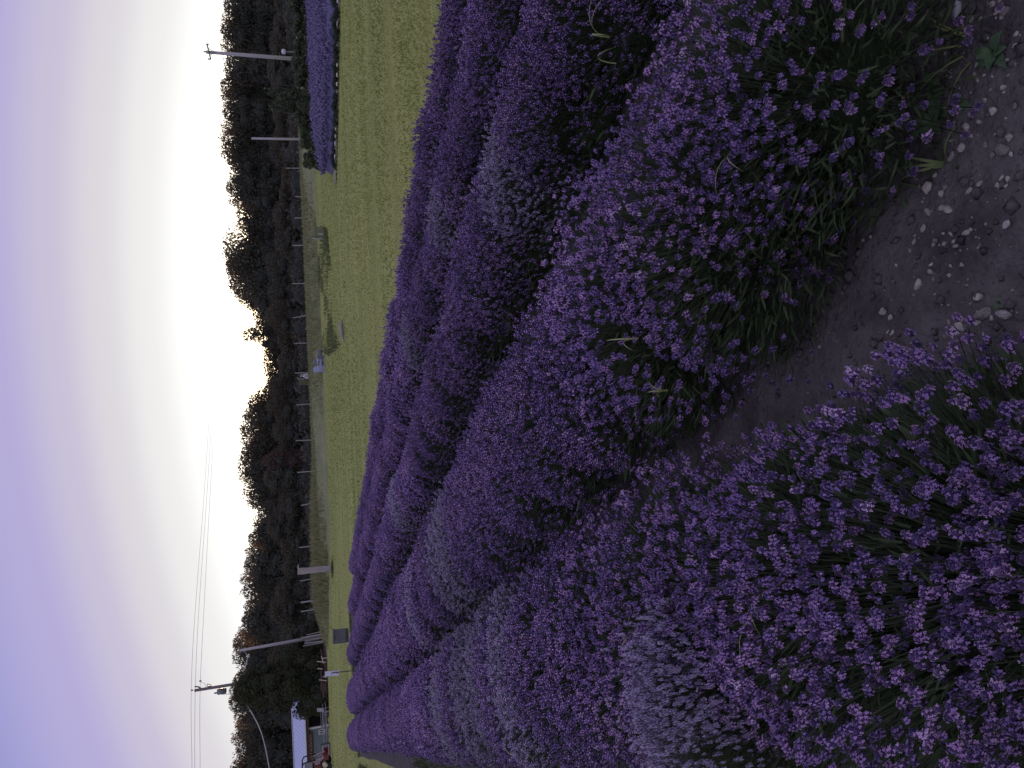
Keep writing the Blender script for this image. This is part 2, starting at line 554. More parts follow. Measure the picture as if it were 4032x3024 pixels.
# grassy bank behind the lawn
bk = []
bank_x = np.linspace(-23.5, 62, 120)
prof = [(63.8, 0.0), (64.4, 0.35), (65.0, 0.72), (65.8, 0.93), (67.0, 1.0), (72, 1.0), (80, 0.9), (90, 0.75)]


def bank_z(X, i):
    end = sstep(-23.5, -19.5, X)
    return prof[i][1] * (0.35 + 0.65 * end) + (0.07 * vnoise(X, X * 0 + i, 21, 3, 0.7) if 0 < i < 7 else 0)


V = []
for i, (py_, pz_) in enumerate(prof):
    for x in bank_x:
        V.append((x, py_ + 0.4 * math.sin(x * 0.21) * (1 if i < 5 else 0), float(terrain(x, py_)) * 0.6 + float(bank_z(np.array(x), i)) - (0.05 if i in (0, 7) else 0)))
nb = len(bank_x)
Fb = []
for i in range(len(prof) - 1):
    for k in range(nb - 1):
        a = i * nb + k
        Fb += [(a, a + 1, a + nb + 1), (a, a + nb + 1, a + nb)]
tag(link('grass_bank', tri_mesh('grass_bank', V, Fb, [M['bank']], smooth=True)), kind='structure')


def bank_top(x, y):
    zz = np.interp(y, [p[0] for p in prof], [p[1] for p in prof])
    return float(terrain(x, min(y, 80))) * 0.6 + zz * (0.35 + 0.65 * float(sstep(-23.5, -19.5, x)))


# ------------------------------------------------------------------ scattered blades (grass, weeds): one object each
BLADE = [(np.array([[-0.5, 0, 0], [0.5, 0, 0], [0.32, 0.16, 0.55], [-0.3, 0.16, 0.55], [0.0, 0.48, 1.0]]), np.array([[0, 1, 2], [0, 2, 3], [3, 2, 4]]), np.zeros(3, int)),
         (np.array([[-0.5, 0, 0], [0.5, 0, 0], [0.34, 0.05, 0.6], [-0.28, 0.05, 0.6], [0.05, 0.2, 1.0]]), np.array([[0, 1, 2], [0, 2, 3], [3, 2, 4]]), np.zeros(3, int))]


def blades(name, P, hgt, wid, m, lean=0.35, kind='stuff', tint_lo=0.0, tint_hi=1.0, r=None, tints=None):
    r = r or rng
    n = len(P)
    d = np.stack([r.normal(0, lean, n), r.normal(0, lean, n), np.ones(n)], 1)
    d /= np.linalg.norm(d, axis=1, keepdims=True)
    R = rot_to(d, r.uniform(0, 6.28, n))
    hgt = np.broadcast_to(hgt, n) * r.uniform(0.6, 1.3, n)
    # non-uniform scale: fold it into the matrix columns
    R = R * np.stack([np.broadcast_to(wid, n), hgt * 0.6, hgt], 1)[:, None, :]
    V, F, mi, T = merge(BLADE, r.integers(0, 2, n), R, np.ones(n), P, r.uniform(tint_lo, tint_hi, n) if tints is None else tints)
    return tag(link(name, tri_mesh(name, V, F, [m], mi, T)), kind=kind)


def poly_scatter(px_poly, n, r=None):
    r = r or rng
    poly = np.array([G(*p)[:2] for p in px_poly])
    lo, hi = poly.min(0), poly.max(0)
    out = []
    while len(out) < n:
        q = r.uniform(lo, hi, (4096, 2))
        inside = np.zeros(len(q), bool)
        j = len(poly) - 1
        for i in range(len(poly)):
            xi, yi = poly[i]
            xj, yj = poly[j]
            c = ((yi > q[:, 1]) != (yj > q[:, 1])) & (q[:, 0] < (xj - xi) * (q[:, 1] - yi) / (yj - yi + 1e-12) + xi)
            inside ^= c
            j = i
        out += list(q[inside])
    return np.array(out[:n])


def with_z(q, dz=0.0):
    return np.stack([q[:, 0], q[:, 1], terrain(q[:, 0], q[:, 1]) + dz], 1)


# mown meadow: blades in faint stripes, wider with distance so that they stay visible
q = []
r_ = np.random.default_rng(31)
while len(q) < 90000:
    yy = np.exp(r_.uniform(math.log(4.5), math.log(62), 20000))
    xx = r_.uniform(-0.75, 0.75, 20000) * yy + r_.normal(0, 1, 20000)
    n_ = xx * RN[0] + yy * RN[1]
    s_ = xx * RU[0] + yy * RU[1]
    keep = (n_ > 4.95) | (s_ > 32.6) | (n_ < -0.8)
    q += list(np.stack([xx[keep], yy[keep]], 1))
q = np.array(q[:90000])
dd = np.hypot(q[:, 0], q[:, 1])
streak = vnoise(q[:, 0] * 0.07, q[:, 1] * 1.1, 91, 4, 1.5) + 0.5 * vnoise(q[:, 0] * .3, q[:, 1] * .3, 92, 2, 0.7)
blades('meadow_grass', with_z(q, -0.02), 0.04 + 0.0005 * dd, 0.005 + 0.0010 * dd, M['meadow_grass'], lean=0.8, r=r_, tints=np.clip(0.5 + 0.6 * streak + r_.normal(0, .08, len(q)), 0, 1))

# unmown strip beside the first row and at the row ends
q = []
for _ in range(14000):
    s_ = random.uniform(5, 33)
    n_ = random.uniform(-2.2, -0.35) if s_ < 13 else random.uniform(-2.6, -0.9)
    q.append(ns(n_, s_))
q = np.array(q)
blades('weedy_grass', with_z(q), 0.16, 0.016, M['weeds'], lean=0.5, tint_lo=0.1)
q = np.array([ns(random.uniform(-0.6, 5.2), 32.3 + abs(random.gauss(0, 0.6)) - max(0, 0.0)) for _ in range(2500)])
blades('row_end_grass', with_z(q), 0.13, 0.02, M['weeds'], lean=0.5, tint_lo=0.3)

# rough weeds at the foot of the bank, and the long grass on it
q = poly_scatter([(1250, 880), (1290, 900), (1312, 1100), (1335, 1230), (1352, 1350), (1300, 1400), (1258, 1385), (1248, 1100)], 24000)
k_ = vnoise(q[:, 0], q[:, 1] * .7, 93, 4, 0.8)
cenw = G(1300, 1150)
mid_ = 1 - np.clip(np.hypot((q[:, 0] - cenw[0]) / 8.0, (q[:, 1] - cenw[1]) / 17.0), 0, 1)
q = q[rng.uniform(-.3, 1.3, len(q)) < 0.9 * k_ + 0.8 * mid_ - 0.35][:9000]
k_ = vnoise(q[:, 0], q[:, 1], 94, 3, 1.1)
blades('rough_weeds', with_z(q), 0.10 + 0.14 * np.clip(k_ + .3, 0, 1.2), 0.05, M['weeds'], lean=0.6, tints=np.clip(0.62 + .35 * k_ + rng.normal(0, .12, len(q)), 0, 1))
qx = rng.uniform(-22.5, 30, 15000)
qy = rng.uniform(64.0, 69, 15000)
hh = 0.24 + 0.42 * sstep(-4, -12, qx) * sstep(-21, -18, qx) + 0.10 * rng.uniform(0, 1, 15000)
P = np.stack([qx, qy, [bank_top(a, b) - 0.05 for a, b in zip(qx, qy)]], 1)
blades('tall_grass', P, hh, 0.075, M['tall_grass'], lean=0.25, tint_lo=0.15)

# ================================================================== TREES
def leaf_cloud(r, blobs, n, size, up=0.0, ball=0.55, droop=0.0):
    """leaf quads spread through ellipsoidal clumps [(centre, radii)]"""
    w = np.array([b[1][0] * b[1][1] + b[1][0] * b[1][2] for b in blobs])
    k = r.choice(len(blobs), n, p=w / w.sum())
    C = np.array([b[0] for b in blobs])[k]
    Rr = np.array([b[1] for b in blobs])[k]
    d = unit(r, n)
    rad = ball + (1.08 - ball) * r.uniform(0, 1, n) ** 0.6
    P = C + d * Rr * rad[:, None]
    nrm = d + unit(r, n) * 0.9
    nrm[:, 2] += up
    nrm /= np.linalg.norm(nrm, axis=1, keepdims=True)
    R = rot_to(nrm, r.uniform(0, 6.28, n))
    leaf = (np.array([[-0.5, 0, 0], [0, -0.32, 0.06], [0.55, 0, -0.05], [0.02, 0.34, 0.05]]), np.array([[0, 1, 2], [0, 2, 3]]), np.zeros(2, int))
    return merge([leaf], np.zeros(n, int), R, size * r.uniform(0.6, 1.4, n), P, r.uniform(0, 1, n))


def ico(sub=1):
    t = (1 + 5 ** 0.5) / 2
    v = [(-1, t, 0), (1, t, 0), (-1, -t, 0), (1, -t, 0), (0, -1, t), (0, 1, t), (0, -1, -t), (0, 1, -t), (t, 0, -1), (t, 0, 1), (-t, 0, -1), (-t, 0, 1)]
    v = [np.array(p) / np.linalg.norm(p) for p in v]
    f = [(0, 11, 5), (0, 5, 1), (0, 1, 7), (0, 7, 10), (0, 10, 11), (1, 5, 9), (5, 11, 4), (11, 10, 2), (10, 7, 6), (7, 1, 8), (3, 9, 4), (3, 4, 2), (3, 2, 6), (3, 6, 8), (3, 8, 9), (4, 9, 5), (2, 4, 11), (6, 2, 10), (8, 6, 7), (9, 8, 1)]
    for _ in range(sub):
        nf, cache = [], {}

        def mid(a, b):
            k = (min(a, b), max(a, b))
            if k not in cache:
                p = v[a] + v[b]
                v.append(p / np.linalg.norm(p))
                cache[k] = len(v) - 1
            return cache[k]
        for a, b, c in f:
            ab, bc, ca = mid(a, b), mid(b, c), mid(c, a)
            nf += [(a, ab, ca), (b, bc, ab), (c, ca, bc), (ab, bc, ca)]
        f = nf
    return np.array(v), np.array(f)


ICO1 = ico(1)
ICO2 = ico(2)


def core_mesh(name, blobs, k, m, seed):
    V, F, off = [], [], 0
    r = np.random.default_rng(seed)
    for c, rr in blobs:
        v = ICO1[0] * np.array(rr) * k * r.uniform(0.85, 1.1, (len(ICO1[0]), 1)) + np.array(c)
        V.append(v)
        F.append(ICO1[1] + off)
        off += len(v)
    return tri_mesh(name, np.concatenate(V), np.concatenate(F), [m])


def tree_proto(seed, wide, n, leaf, lmat, open_top=0.0, nb_=40, core=0.62):
    """unit tree: height 1, crown half width 'wide'; returns (crown mesh, trunk mesh, core mesh)"""
    r = np.random.default_rng(seed)
    blobs, cores = [], []
    for i in range(nb_):
        z = r.uniform(0.10, 0.90)
        half = wide * (math.sin(math.pi * min(1, (z + 0.10) / 1.06)) ** 0.55)
        a, q_ = r.uniform(0, 6.28), r.uniform(0.1, 0.78) ** 0.7
        s_ = r.uniform(0.10, 0.24) * wide / 0.36
        c = np.array([half * q_ * math.cos(a), half * q_ * math.sin(a), z])
        rr = np.array([s_, s_, s_ * r.uniform(0.6, 0.8)])
        if c[2] + rr[2] > 1.0:
            c[2] = 1.0 - rr[2]
        blobs.append((c, rr))
        if c[2] < 0.93 - open_top:
            cores.append((c, rr))
    top = np.array([r.normal(0, 0.03), r.normal(0, 0.03), 0.90])
    blobs.append((top, np.array([0.13, 0.13, 0.10])))
    blobs.append((np.array([0, 0, 0.5]), np.array([wide * 0.88, wide * 0.88, 0.44])))
    cores.append((np.array([0, 0, 0.42 - open_top * 0.3]), np.array([wide * 1.1, wide * 1.1, 0.60 - open_top * 0.4])))
    V, F, mi, T = leaf_cloud(r, blobs, int(n * 1.7), leaf, ball=0.62)
    crown = tri_mesh('crown', V, F, [lmat], mi, T)
    mb = MB()
    mb.tube([(0, 0, -0.02), (0.004, 0.0, 0.2), (r.normal(0, .01), r.normal(0, .01), 0.55), (0, 0, 0.85)], [0.032, 0.024, 0.016, 0.004], 7)
    for _ in range(9):
        a, z = r.uniform(0, 6.28), r.uniform(0.2, 0.65)
        L = wide * r.uniform(0.6, 1.0)
        mb.tube([(0, 0, z), (L * .5 * math.cos(a), L * .5 * math.sin(a), z + .10), (L * math.cos(a), L * math.sin(a), z + .26)], [0.010, 0.007, 0.002], 5)
    tmp = mb.build('trunk', M['bark'])
    tm = tmp.data
    bpy.data.objects.remove(tmp)
    return crown, tm, core_mesh('inner_core', cores, core, M['tree_core'], seed)


PROTO = [tree_proto(41, 0.30, 5200, 0.027, M['tree_leaf'], 0.12), tree_proto(42, 0.36, 5600, 0.027, M['tree_leaf'], 0.16), tree_proto(43, 0.26, 4600, 0.026, M['tree_leaf'], 0.10),
         tree_proto(44, 0.40, 4600, 0.028, M['tree_leaf'], 0.30), tree_proto(45, 0.33, 4200, 0.028, M['tree_leaf'], 0.26), tree_proto(46, 0.30, 5000, 0.028, M['tree_leaf_red'])]


def plant_tree(name, label, cat, p, height, halfw, k, group=None):
    t = thing(name, label, cat, p, random.uniform(0, 6.28), group)
    wide = [0.30, 0.36, 0.26, 0.40, 0.33, 0.30][k]
    sx = halfw / wide
    for nm_, me in zip(('crown', 'trunk', 'inner_core'), PROTO[k]):
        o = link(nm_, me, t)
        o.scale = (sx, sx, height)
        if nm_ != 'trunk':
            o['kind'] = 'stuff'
    return t


PROFILE = [(-200, 880), (0, 888), (60, 872), (100, 884), (150, 860), (200, 872), (250, 885), (300, 875), (370, 866), (430, 884), (470, 870), (540, 860), (600, 868), (640, 902), (665, 915), (700, 895),
           (760, 890), (830, 915), (870, 940), (885, 943), (910, 915), (960, 880), (1000, 888), (1060, 893), (1100, 897), (1140, 910), (1180, 935), (1210, 975), (1240, 1010), (1262, 985), (1300, 950),
           (1340, 952), (1362, 975), (1378, 1030), (1400, 1044), (1430, 1030), (1480, 1042), (1515, 1060), (1532, 1040), (1560, 985), (1590, 970), (1640, 965), (1690, 946), (1720, 950), (1760, 945),
           (1830, 940), (1880, 945), (1930, 958), (1970, 968), (2000, 1000), (2012, 1025), (2030, 1000), (2090, 990), (2130, 975), (2180, 965), (2230, 963), (2270, 945), (2320, 945), (2360, 952), (2400, 968),
           (2450, 950), (2500, 935), (2540, 920), (2590, 908), (2615, 930), (2640, 938), (2670, 925), (2740, 905), (2770, 905), (2810, 922), (2850, 918), (2872, 940), (2930, 900), (2970, 918), (3024, 908), (3300, 915)]
PY_, PX_ = [p[0] for p in PROFILE], [p[1] for p in PROFILE]
WOOD = 'trees of the dark wood behind the field'
TREES = []
LAND = [(5, 'the right end of the hedge'), (205, 'the crossarm pole'), (388, 'the spiky shrub'), (545, 'the bare tall pole'), (774, 'the end of the hedge'), (985, 'the tallest oak'), (1318, 'the small round-topped tree'),
        (1470, 'the hooded statue'), (1700, 'the big domed tree'), (1990, 'the dip beside the domed clump'), (2250, 'the capped board'), (2400, 'the last fence post'), (2560, 'the leaning pole'), (2720, 'the transformer pole'), (2900, 'the barn roof')]
SEEN = {}


def by_landmark(what, y):
    ly, nm_ = min(LAND, key=lambda l: abs(l[0] - y))
    side = 'right of' if y < ly else 'left of'
    k = SEEN[what, nm_, side] = SEEN.get((what, nm_, side), 0) + 1
    return '%s, %s %s %s' % (what, ['first', 'second', 'third', 'fourth', 'fifth', 'sixth', 'seventh'][min(k, 7) - 1], side, nm_)




def wood_tree(py, px, wpx, Y, k, label=None, name='broadleaf_tree', group=WOOD):
    p = AT(px, py, Y)
    gz = float(terrain(p[0], p[1])) - 0.2
    h = p[2] - gz
    half = wpx / 2 / FPX * Y
    if label is None:
        label = by_landmark('tall dark wood tree', py) if -40 < py < 3060 else 'tall tree of the dark wood outside the picture'
    TREES.append(plant_tree(name, label, 'tree', (p[0], p[1], gz), h, half, k, group))


special = [(985, 878, 190, 92, 3, 'broad open-crowned oak, tallest right of the gap in the wood, sky glinting through its top'),
           (1085, 892, 190, 93, 3, 'open-crowned tree touching the tallest oak, light showing through its leaves'),
           (1318, 945, 112, 94, 4, 'small round-topped tree standing alone beside the bright gap'),
           (1590, 966, 130, 94, 4, 'tree on the shoulder of the big dome-shaped clump, next to the bright gap'),
           (1700, 943, 190, 92, 3, 'big domed tree, light glinting through its crown, above the bank'),
           (1830, 937, 190, 93, 1, 'widest dense tree in the middle of the dome-shaped clump'),
           (1930, 955, 130, 95, 1, 'last tree of the dome-shaped clump, just before a small dip'),
           (1815, 1030, 90, 84, 5, 'reddish narrow tree standing in front of the big domed clump')]
for s_ in special:
    wood_tree(*s_)
y_ = -190
i_ = 0
while y_ < 3290:
    if not any(abs(y_ - s_[0]) < 42 for s_ in special[:-1]):
        px_ = float(np.interp(y_, PY_, PX_))
        k_ = [0, 1, 4, 2, 0, 1][i_ % 6]
        wood_tree(y_, px_ - 2, random.uniform(105, 150), random.uniform(90, 98), k_)
    y_ += random.uniform(44, 58)
    i_ += 1
y_ = -200
while y_ < 3300:                                        # the rank behind closes the gaps
    px_ = float(max(np.interp(y_ + d_, PY_, PX_) for d_ in (-45, -20, 0, 20, 45))) + 42
    wood_tree(y_, px_, random.uniform(150, 190), random.uniform(101, 107), random.choice([0, 1]), 'dim tree in the rear rank of the backlit wood')
    y_ += random.uniform(72, 90)
y_ = -160
while y_ < 2660:                                        # lower trees along the edge of the wood
    wood_tree(y_, random.uniform(1030, 1110), random.uniform(110, 170), random.uniform(83, 87), random.choice([1, 4, 1, 0]), by_landmark('low bushy tree before the wood', y_), group='low trees at the edge of the wood')
    y_ += random.uniform(70, 105)
# dark undergrowth under the wood, one mass nobody could count
r_ = np.random.default_rng(5)
ub = []
for _ in range(150):
    x_ = r_.uniform(-64, 64)
    ub.append((np.array([x_, r_.uniform(80, 84), 0.8 + r_.uniform(0, 0.7)]), np.array([r_.uniform(1.2, 2.4), 1.0, r_.uniform(0.9, 1.7)])))
V, F, mi, T = leaf_cloud(r_, ub, 26000, 0.34, ball=0.75)
u_o = tag(link('undergrowth', tri_mesh('undergrowth', V, F, [M['tree_leaf']], mi, T)), kind='stuff')
cm = core_mesh('undergrowth_core', ub, 0.85, M['tree_core'], 6)  # added dark solid lumps that block the sky behind the leaves
tag(link('undergrowth_core', cm, u_o), kind='stuff')

# the big cedar in front of the wood, beside the barn
r_ = np.random.default_rng(61)
cb = AT(1290, 2668, 72)
cgz = float(terrain(cb[0], cb[1])) - 0.1
ctop = AT(918, 2660, 72)
ch_ = ctop[2] - cgz
chw = 128 / FPX * 72
blobs = []
for i in range(70):
    z = r_.uniform(0.02, 0.93)
    half = (1 - max(0, (z - 0.22)) / 0.82) ** 0.62 if z > 0.22 else 0.93 + z * 0.3
    a = r_.uniform(0, 6.28)
    q_ = r_.uniform(0.55, 0.92)
    blobs.append((np.array([chw * half * q_ * math.cos(a), chw * half * q_ * math.sin(a), z * ch_]), np.array([0.75, 0.75, 1.0]) * r_.uniform(0.7, 1.15)))
blobs.append((np.array([0, 0, 0.94 * ch_]), np.array([0.8, 0.8, 0.06 * ch_])))
t = thing('cedar_tree', 'dense dark green cedar with a rounded cone shape beside the barn', 'tree', (cb[0], cb[1], cgz))
V, F, mi, T = leaf_cloud(r_, blobs, 42000, 0.16, up=0.3, ball=0.75)
o = link('crown', tri_mesh('crown', V, F, [M['cedar_leaf']], mi, T), t)
o['kind'] = 'stuff'
o = link('inner_core', core_mesh('inner_core', blobs + [(np.array([0, 0, .4 * ch_]), np.array([chw * .8, chw * .95, .5 * ch_]))], 0.7, M['tree_core'], 62), t)
o['kind'] = 'stuff'
MB().tube([(0, 0, -0.2), (0, 0, ch_ * .5), (0, 0, ch_ * .9)], [0.28, 0.18, 0.03], 8).build('trunk', M['bark'], t)


# shrubs of the hedge at the right, and the bushier one rising out of it
def shrub(label, px_top, py, wpx, Y, n=5200, leaf=0.11, name='hedge_shrub', spiky=0.0, group='shrubs of the hedge behind the lavender plot', m='hedge_leaf', zbase=None):
    p = AT(px_top, py, Y)
    gz = float(terrain(p[0], p[1])) if zbase is None else zbase
    h = p[2] - gz
    hw = wpx / 2 / FPX * Y
    r = np.random.default_rng(int(abs(py) * 7 + wpx))
    bl = []
    for i in range(26):
        a, q_, z = r.uniform(0, 6.28), r.uniform(0, 0.85), r.uniform(0.12, 0.86)
        half = hw * (1 - 0.45 * max(0, z - 0.4) / 0.6)
        bl.append((np.array([half * q_ * math.cos(a), 0.7 * half * q_ * math.sin(a), z * h]), np.array([hw * .34, hw * .34, h * .16]) * r.uniform(0.7, 1.1)))
    if spiky:
        for i in range(16):
            a, q_ = r.uniform(0, 6.28), r.uniform(0.3, 0.95)
            z = r.uniform(0.55, 0.97)
            bl.append((np.array([hw * q_ * math.cos(a), hw * q_ * math.sin(a) * .7, z * h]), np.array([0.10, 0.10, spiky])))
    t = thing(name, label, 'shrub', (p[0], p[1], gz), 0, group)
    V, F, mi, T = leaf_cloud(r, bl, n, leaf, up=0.4, ball=0.5)
    o = link('foliage', tri_mesh('foliage', V, F, [M[m]], mi, T), t)
    o['kind'] = 'stuff'
    o = link('inner_core', core_mesh('inner_core', bl, 0.8, M['tree_core'], 9), t)
    o['kind'] = 'stuff'
    mb = MB()
    for _ in range(5):
        a = r.uniform(0, 6.28)
        mb.tube([(0, 0, -0.1), (hw * .3 * math.cos(a), hw * .3 * math.sin(a), h * .4), (hw * .6 * math.cos(a), hw * .5 * math.sin(a), h * .8)], [0.05, 0.035, 0.01], 5)
    mb.build('stems', M['bark'], t)
    return t


for lab, px_, py, wp in (('hedge shrub at the far right end, above the start of the lavender plot', 1122, 5, 130),
                         ('rounded hedge shrub right of the globe lamp', 1150, 95, 130), ('pale-edged hedge shrub beside the globe lamp', 1154, 175, 110),
                         ('hedge shrub in front of the tall crossarm pole, taller tip', 1143, 246, 110), ('hedge shrub between the crossarm pole and the bushy spiky shrub', 1156, 305, 100),
                         ('low hedge shrub under the bushy spiky shrub', 1150, 390, 150), ('sloping hedge shrub left of the bushy spiky shrub', 1158, 452, 100),
                         ('sunlit-topped hedge shrub right of the bare tall pole', 1174, 505, 100), ('low hedge shrub at the foot of the bare tall pole', 1178, 560, 110),
                         ('last thin weedy shrub at the left end of the hedge', 1190, 622, 100)):
    shrub(lab, px_, py, wp, 47)
shrub('bushy spiky shrub, taller than the hedge it rises from', 1066, 388, 118, 45.5, 7000, 0.12, 'tall_shrub', 0.55, None)
shrub('small grey-green bush at the foot of the leaning pole', 1185, 2478, 70, 76, 2600, 0.12, 'small_bush', 0.3, None, 'cedar_leaf')

# ================================================================== LAVENDER
ROWS = [(0.20, 0.36, 31.0), (1.35, 1.17, 29.5), (2.64, 0.35, 26.4), (3.62, 0.35, 22.6), (4.36, 0.35, 20.4)]
ROWNAME = ['nearest row', 'second row', 'third row', 'fourth row', 'farthest row']


def head_proto(lod, seed):
    r = np.random.default_rng(seed)
    parts = []
    if lod == 0:
        L = r.uniform(0.020, 0.031)
        nw = 3 if L < 0.026 else 4
        for w in range(nw):
            z = -L / 2 + L * (w + 0.5) / nw
            rad = 0.0080 * (1.0 - 0.45 * abs(w / (nw - 1) - 0.35))
            for k in range(6):
                a = 2 * math.pi * (k + 0.5 * w) / 6 + r.normal(0, 0.15)
                d = np.array([math.cos(a), math.sin(a), 0.55 + r.normal(0, .1)])
                d /= np.linalg.norm(d)
                Rm = rot_to(d[None], np.array([r.uniform(0, 6)]))[0]
                v = (OCT[0] * np.array([0.0026, 0.0026, 0.0052])) @ Rm.T + d * rad + np.array([0, 0, z])
                parts.append((v, OCT[1], 0))
                if r.uniform() < 0.55:                  # an open flower: lip of two and three lobes
                    tip = d * (rad + 0.0054) + np.array([0, 0, z])
                    up_ = np.array([0, 0, 1.0]) - d * d[2]
                    up_ /= np.linalg.norm(up_)
                    side = np.cross(d, up_)
                    for (uu, vv, sz) in ((0.6, 0.75, 0.0034), (-0.6, 0.75, 0.0034), (0.0, -0.8, 0.0038)):
                        c = tip + (side * uu + up_ * vv) * sz * 0.85 + d * 0.0012
                        q4 = np.array([c + side * sz * .75, c + up_ * sz * .8 + d * .0015, c - side * sz * .75, c - up_ * sz * .8])
                        parts.append((q4, np.array([[0, 1, 2], [0, 2, 3]]), 1))
        parts.append((OCT[0] * np.array([0.0045, 0.0045, L / 2]), OCT[1], 0))
    elif lod == 1:
        L = r.uniform(0.026, 0.040)
        parts.append((OCT[0] * np.array([0.0060, 0.0060, L / 2]), OCT[1], 0))
        for w in range(3):
            z = -L / 2 + L * (w + 0.5) / 3
            for k in range(3):
                a = 2 * math.pi * (k + 0.5 * w) / 3 + r.normal(0, 0.3)
                d = np.array([math.cos(a), math.sin(a), 0.4])
                v = OCT[0] * np.array([0.0042, 0.0042, 0.0060]) + d * 0.0062 + np.array([0, 0, z])
                parts.append((v, OCT[1], 0))
                if r.uniform() < 0.62:
                    c = d * 0.0105 + np.array([0, 0, z + .003])
                    u_ = unit(r, 1)[0] * 0.0048
                    w_ = np.cross(u_, d)
                    parts.append((np.array([c + u_, c + w_, c - u_, c - w_]), np.array([[0, 1, 2], [0, 2, 3]]), 1))
    else:
        L = r.uniform(0.034, 0.050)
        parts.append((OCT[0] * np.array([0.0088, 0.0088, L / 2]), OCT[1], 0))
        for k in range(7):
            a = r.uniform(0, 6.28)
            c = np.array([0.009 * math.cos(a), 0.009 * math.sin(a), r.uniform(-L * .2, L * .5)])
            u_ = unit(r, 1)[0] * 0.0085
            w_ = np.cross(u_, unit(r, 1)[0])
            parts.append((np.array([c + u_, c + w_, c - u_]), np.array([[0, 1, 2]]), 1))
    return cat_parts(parts)


HEADS = [[head_proto(l, 100 + 10 * l + i) for i in range(5)] for l in range(3)]
BW, BH = 0.41, 0.465                                  # half width and height of the flower dome


def bush_layout(lod, seed, nheads):
    """positions and axes of the heads of one bush"""
    r = np.random.default_rng(seed)
    # most heads stand on the top of the cushion, few low on its sides
    u = np.sqrt(r.uniform(0.0, 1.0, nheads))
    a = r.uniform(0, 6.28, nheads)
    lump = 1 + 0.10 * np.sin(3 * a + r.uniform(0, 6)) + 0.07 * np.sin(5 * a + r.uniform(0, 6))
    low = r.uniform(0, 1, nheads) < 0.28
    u = np.where(low, r.uniform(0.86, 1.06, nheads), u * 0.93)
    rad = BW * u * lump
    z = BH * (1 - 0.40 * u ** 3.2) + r.normal(0, 0.028, nheads)
    z = np.where(low, z - np.abs(r.normal(0.08, 0.09, nheads)), z)
    z = np.maximum(z, 0.07)
    P = np.stack([rad * np.cos(a), rad * np.sin(a), z], 1)
    d = np.stack([np.cos(a) * (0.10 + 0.55 * u ** 2), np.sin(a) * (0.10 + 0.55 * u ** 2), np.ones(nheads)], 1) + r.normal(0, 0.14, (nheads, 3))
    d /= np.linalg.norm(d, axis=1, keepdims=True)
    return r, P, d


def stem_mesh(name, r, P, d, rad, m):
    n = len(P)
    base = np.stack([P[:, 0] * 0.35, P[:, 1] * 0.35, np.full(n, 0.06)], 1)
    mid = base * 0.4 + P * 0.6 + np.array([0, 0, 0.02]) - d * 0.03
    rings = []
    for C, k in ((base, 1.3), (mid, 1.1), (P - d * 0.015, 0.8)):
        for j in range(3):
            a = 2 * math.pi * j / 3
            rings.append(C + np.array([math.cos(a), math.sin(a), 0]) * rad * k)
    V = np.stack(rings, 1).reshape(-1, 3)
    f = []
    for s_ in (0, 3):
        for j in range(3):
            a, b = s_ + j, s_ + (j + 1) % 3
            f += [(a, b, b + 3), (a, b + 3, a + 3)]
    F = (np.array(f)[None] + (np.arange(n) * 9)[:, None, None]).reshape(-1, 3)
    return tri_mesh(name, V, F, [m], None, np.repeat(r.uniform(0, 1, n), 12))


LEAF = (np.array([[-0.5, 0, 0], [0.5, 0, 0], [0.5, 0.06, 0.55], [-0.5, 0.06, 0.55], [0, 0.2, 1.0]]), np.array([[0, 1, 2], [0, 2, 3], [3, 2, 4]]), np.zeros(3, int))


def foliage_mesh(name, r, n, length, width):
    a = r.uniform(0, 6.28, n)
    u = np.sqrt(r.uniform(0, 1, n))
    z = r.uniform(0.02, 1, n) * 0.37 * (1 - 0.45 * u ** 2.5)
    P = np.stack([BW * 0.92 * u * np.cos(a), BW * 0.92 * u * np.sin(a), z], 1)
    d = np.stack([np.cos(a) * (0.25 + 0.9 * u), np.sin(a) * (0.25 + 0.9 * u), np.full(n, 0.85)], 1) + r.normal(0, 0.3, (n, 3))
    d /= np.linalg.norm(d, axis=1, keepdims=True)
    L = length * r.uniform(0.6, 1.3, n)
    R = rot_to(d, r.uniform(0, 6.28, n)) * np.stack([np.full(n, width), L, L], 1)[:, None, :]
    V, F, mi, T = merge([LEAF], np.zeros(n, int), R, np.ones(n), P, r.uniform(0, 1, n))
    kc = 0.5 if width < 0.006 else 0.68
    cv = ICO1[0] * np.array([BW * kc, BW * kc, 0.29 * kc])
    cv = cv[:, :] + np.array([0, 0, 0.06])
    V2, F2 = np.concatenate([V, cv]), np.concatenate([F, ICO1[1] + len(V)])
    return tri_mesh(name, V2, F2, [M['lav_leaf']], np.zeros(len(F2), int), np.concatenate([T, np.full(len(ICO1[1]), 0.0)]))


LODN = [(1000, 4), (1550, 4), (1500, 4)]
LEAFN = [(6500, 0.052, 0.0058), (1000, 0.065, 0.010), (380, 0.085, 0.020)]
BUSH = {}


def tints_for(r, P, n):
    return np.clip(r.normal(0.42, 0.2, n) + 0.25 * np.sin(P[:, 0] * 9 + r.uniform(0, 6)) * np.cos(P[:, 1] * 8), 0, 1)


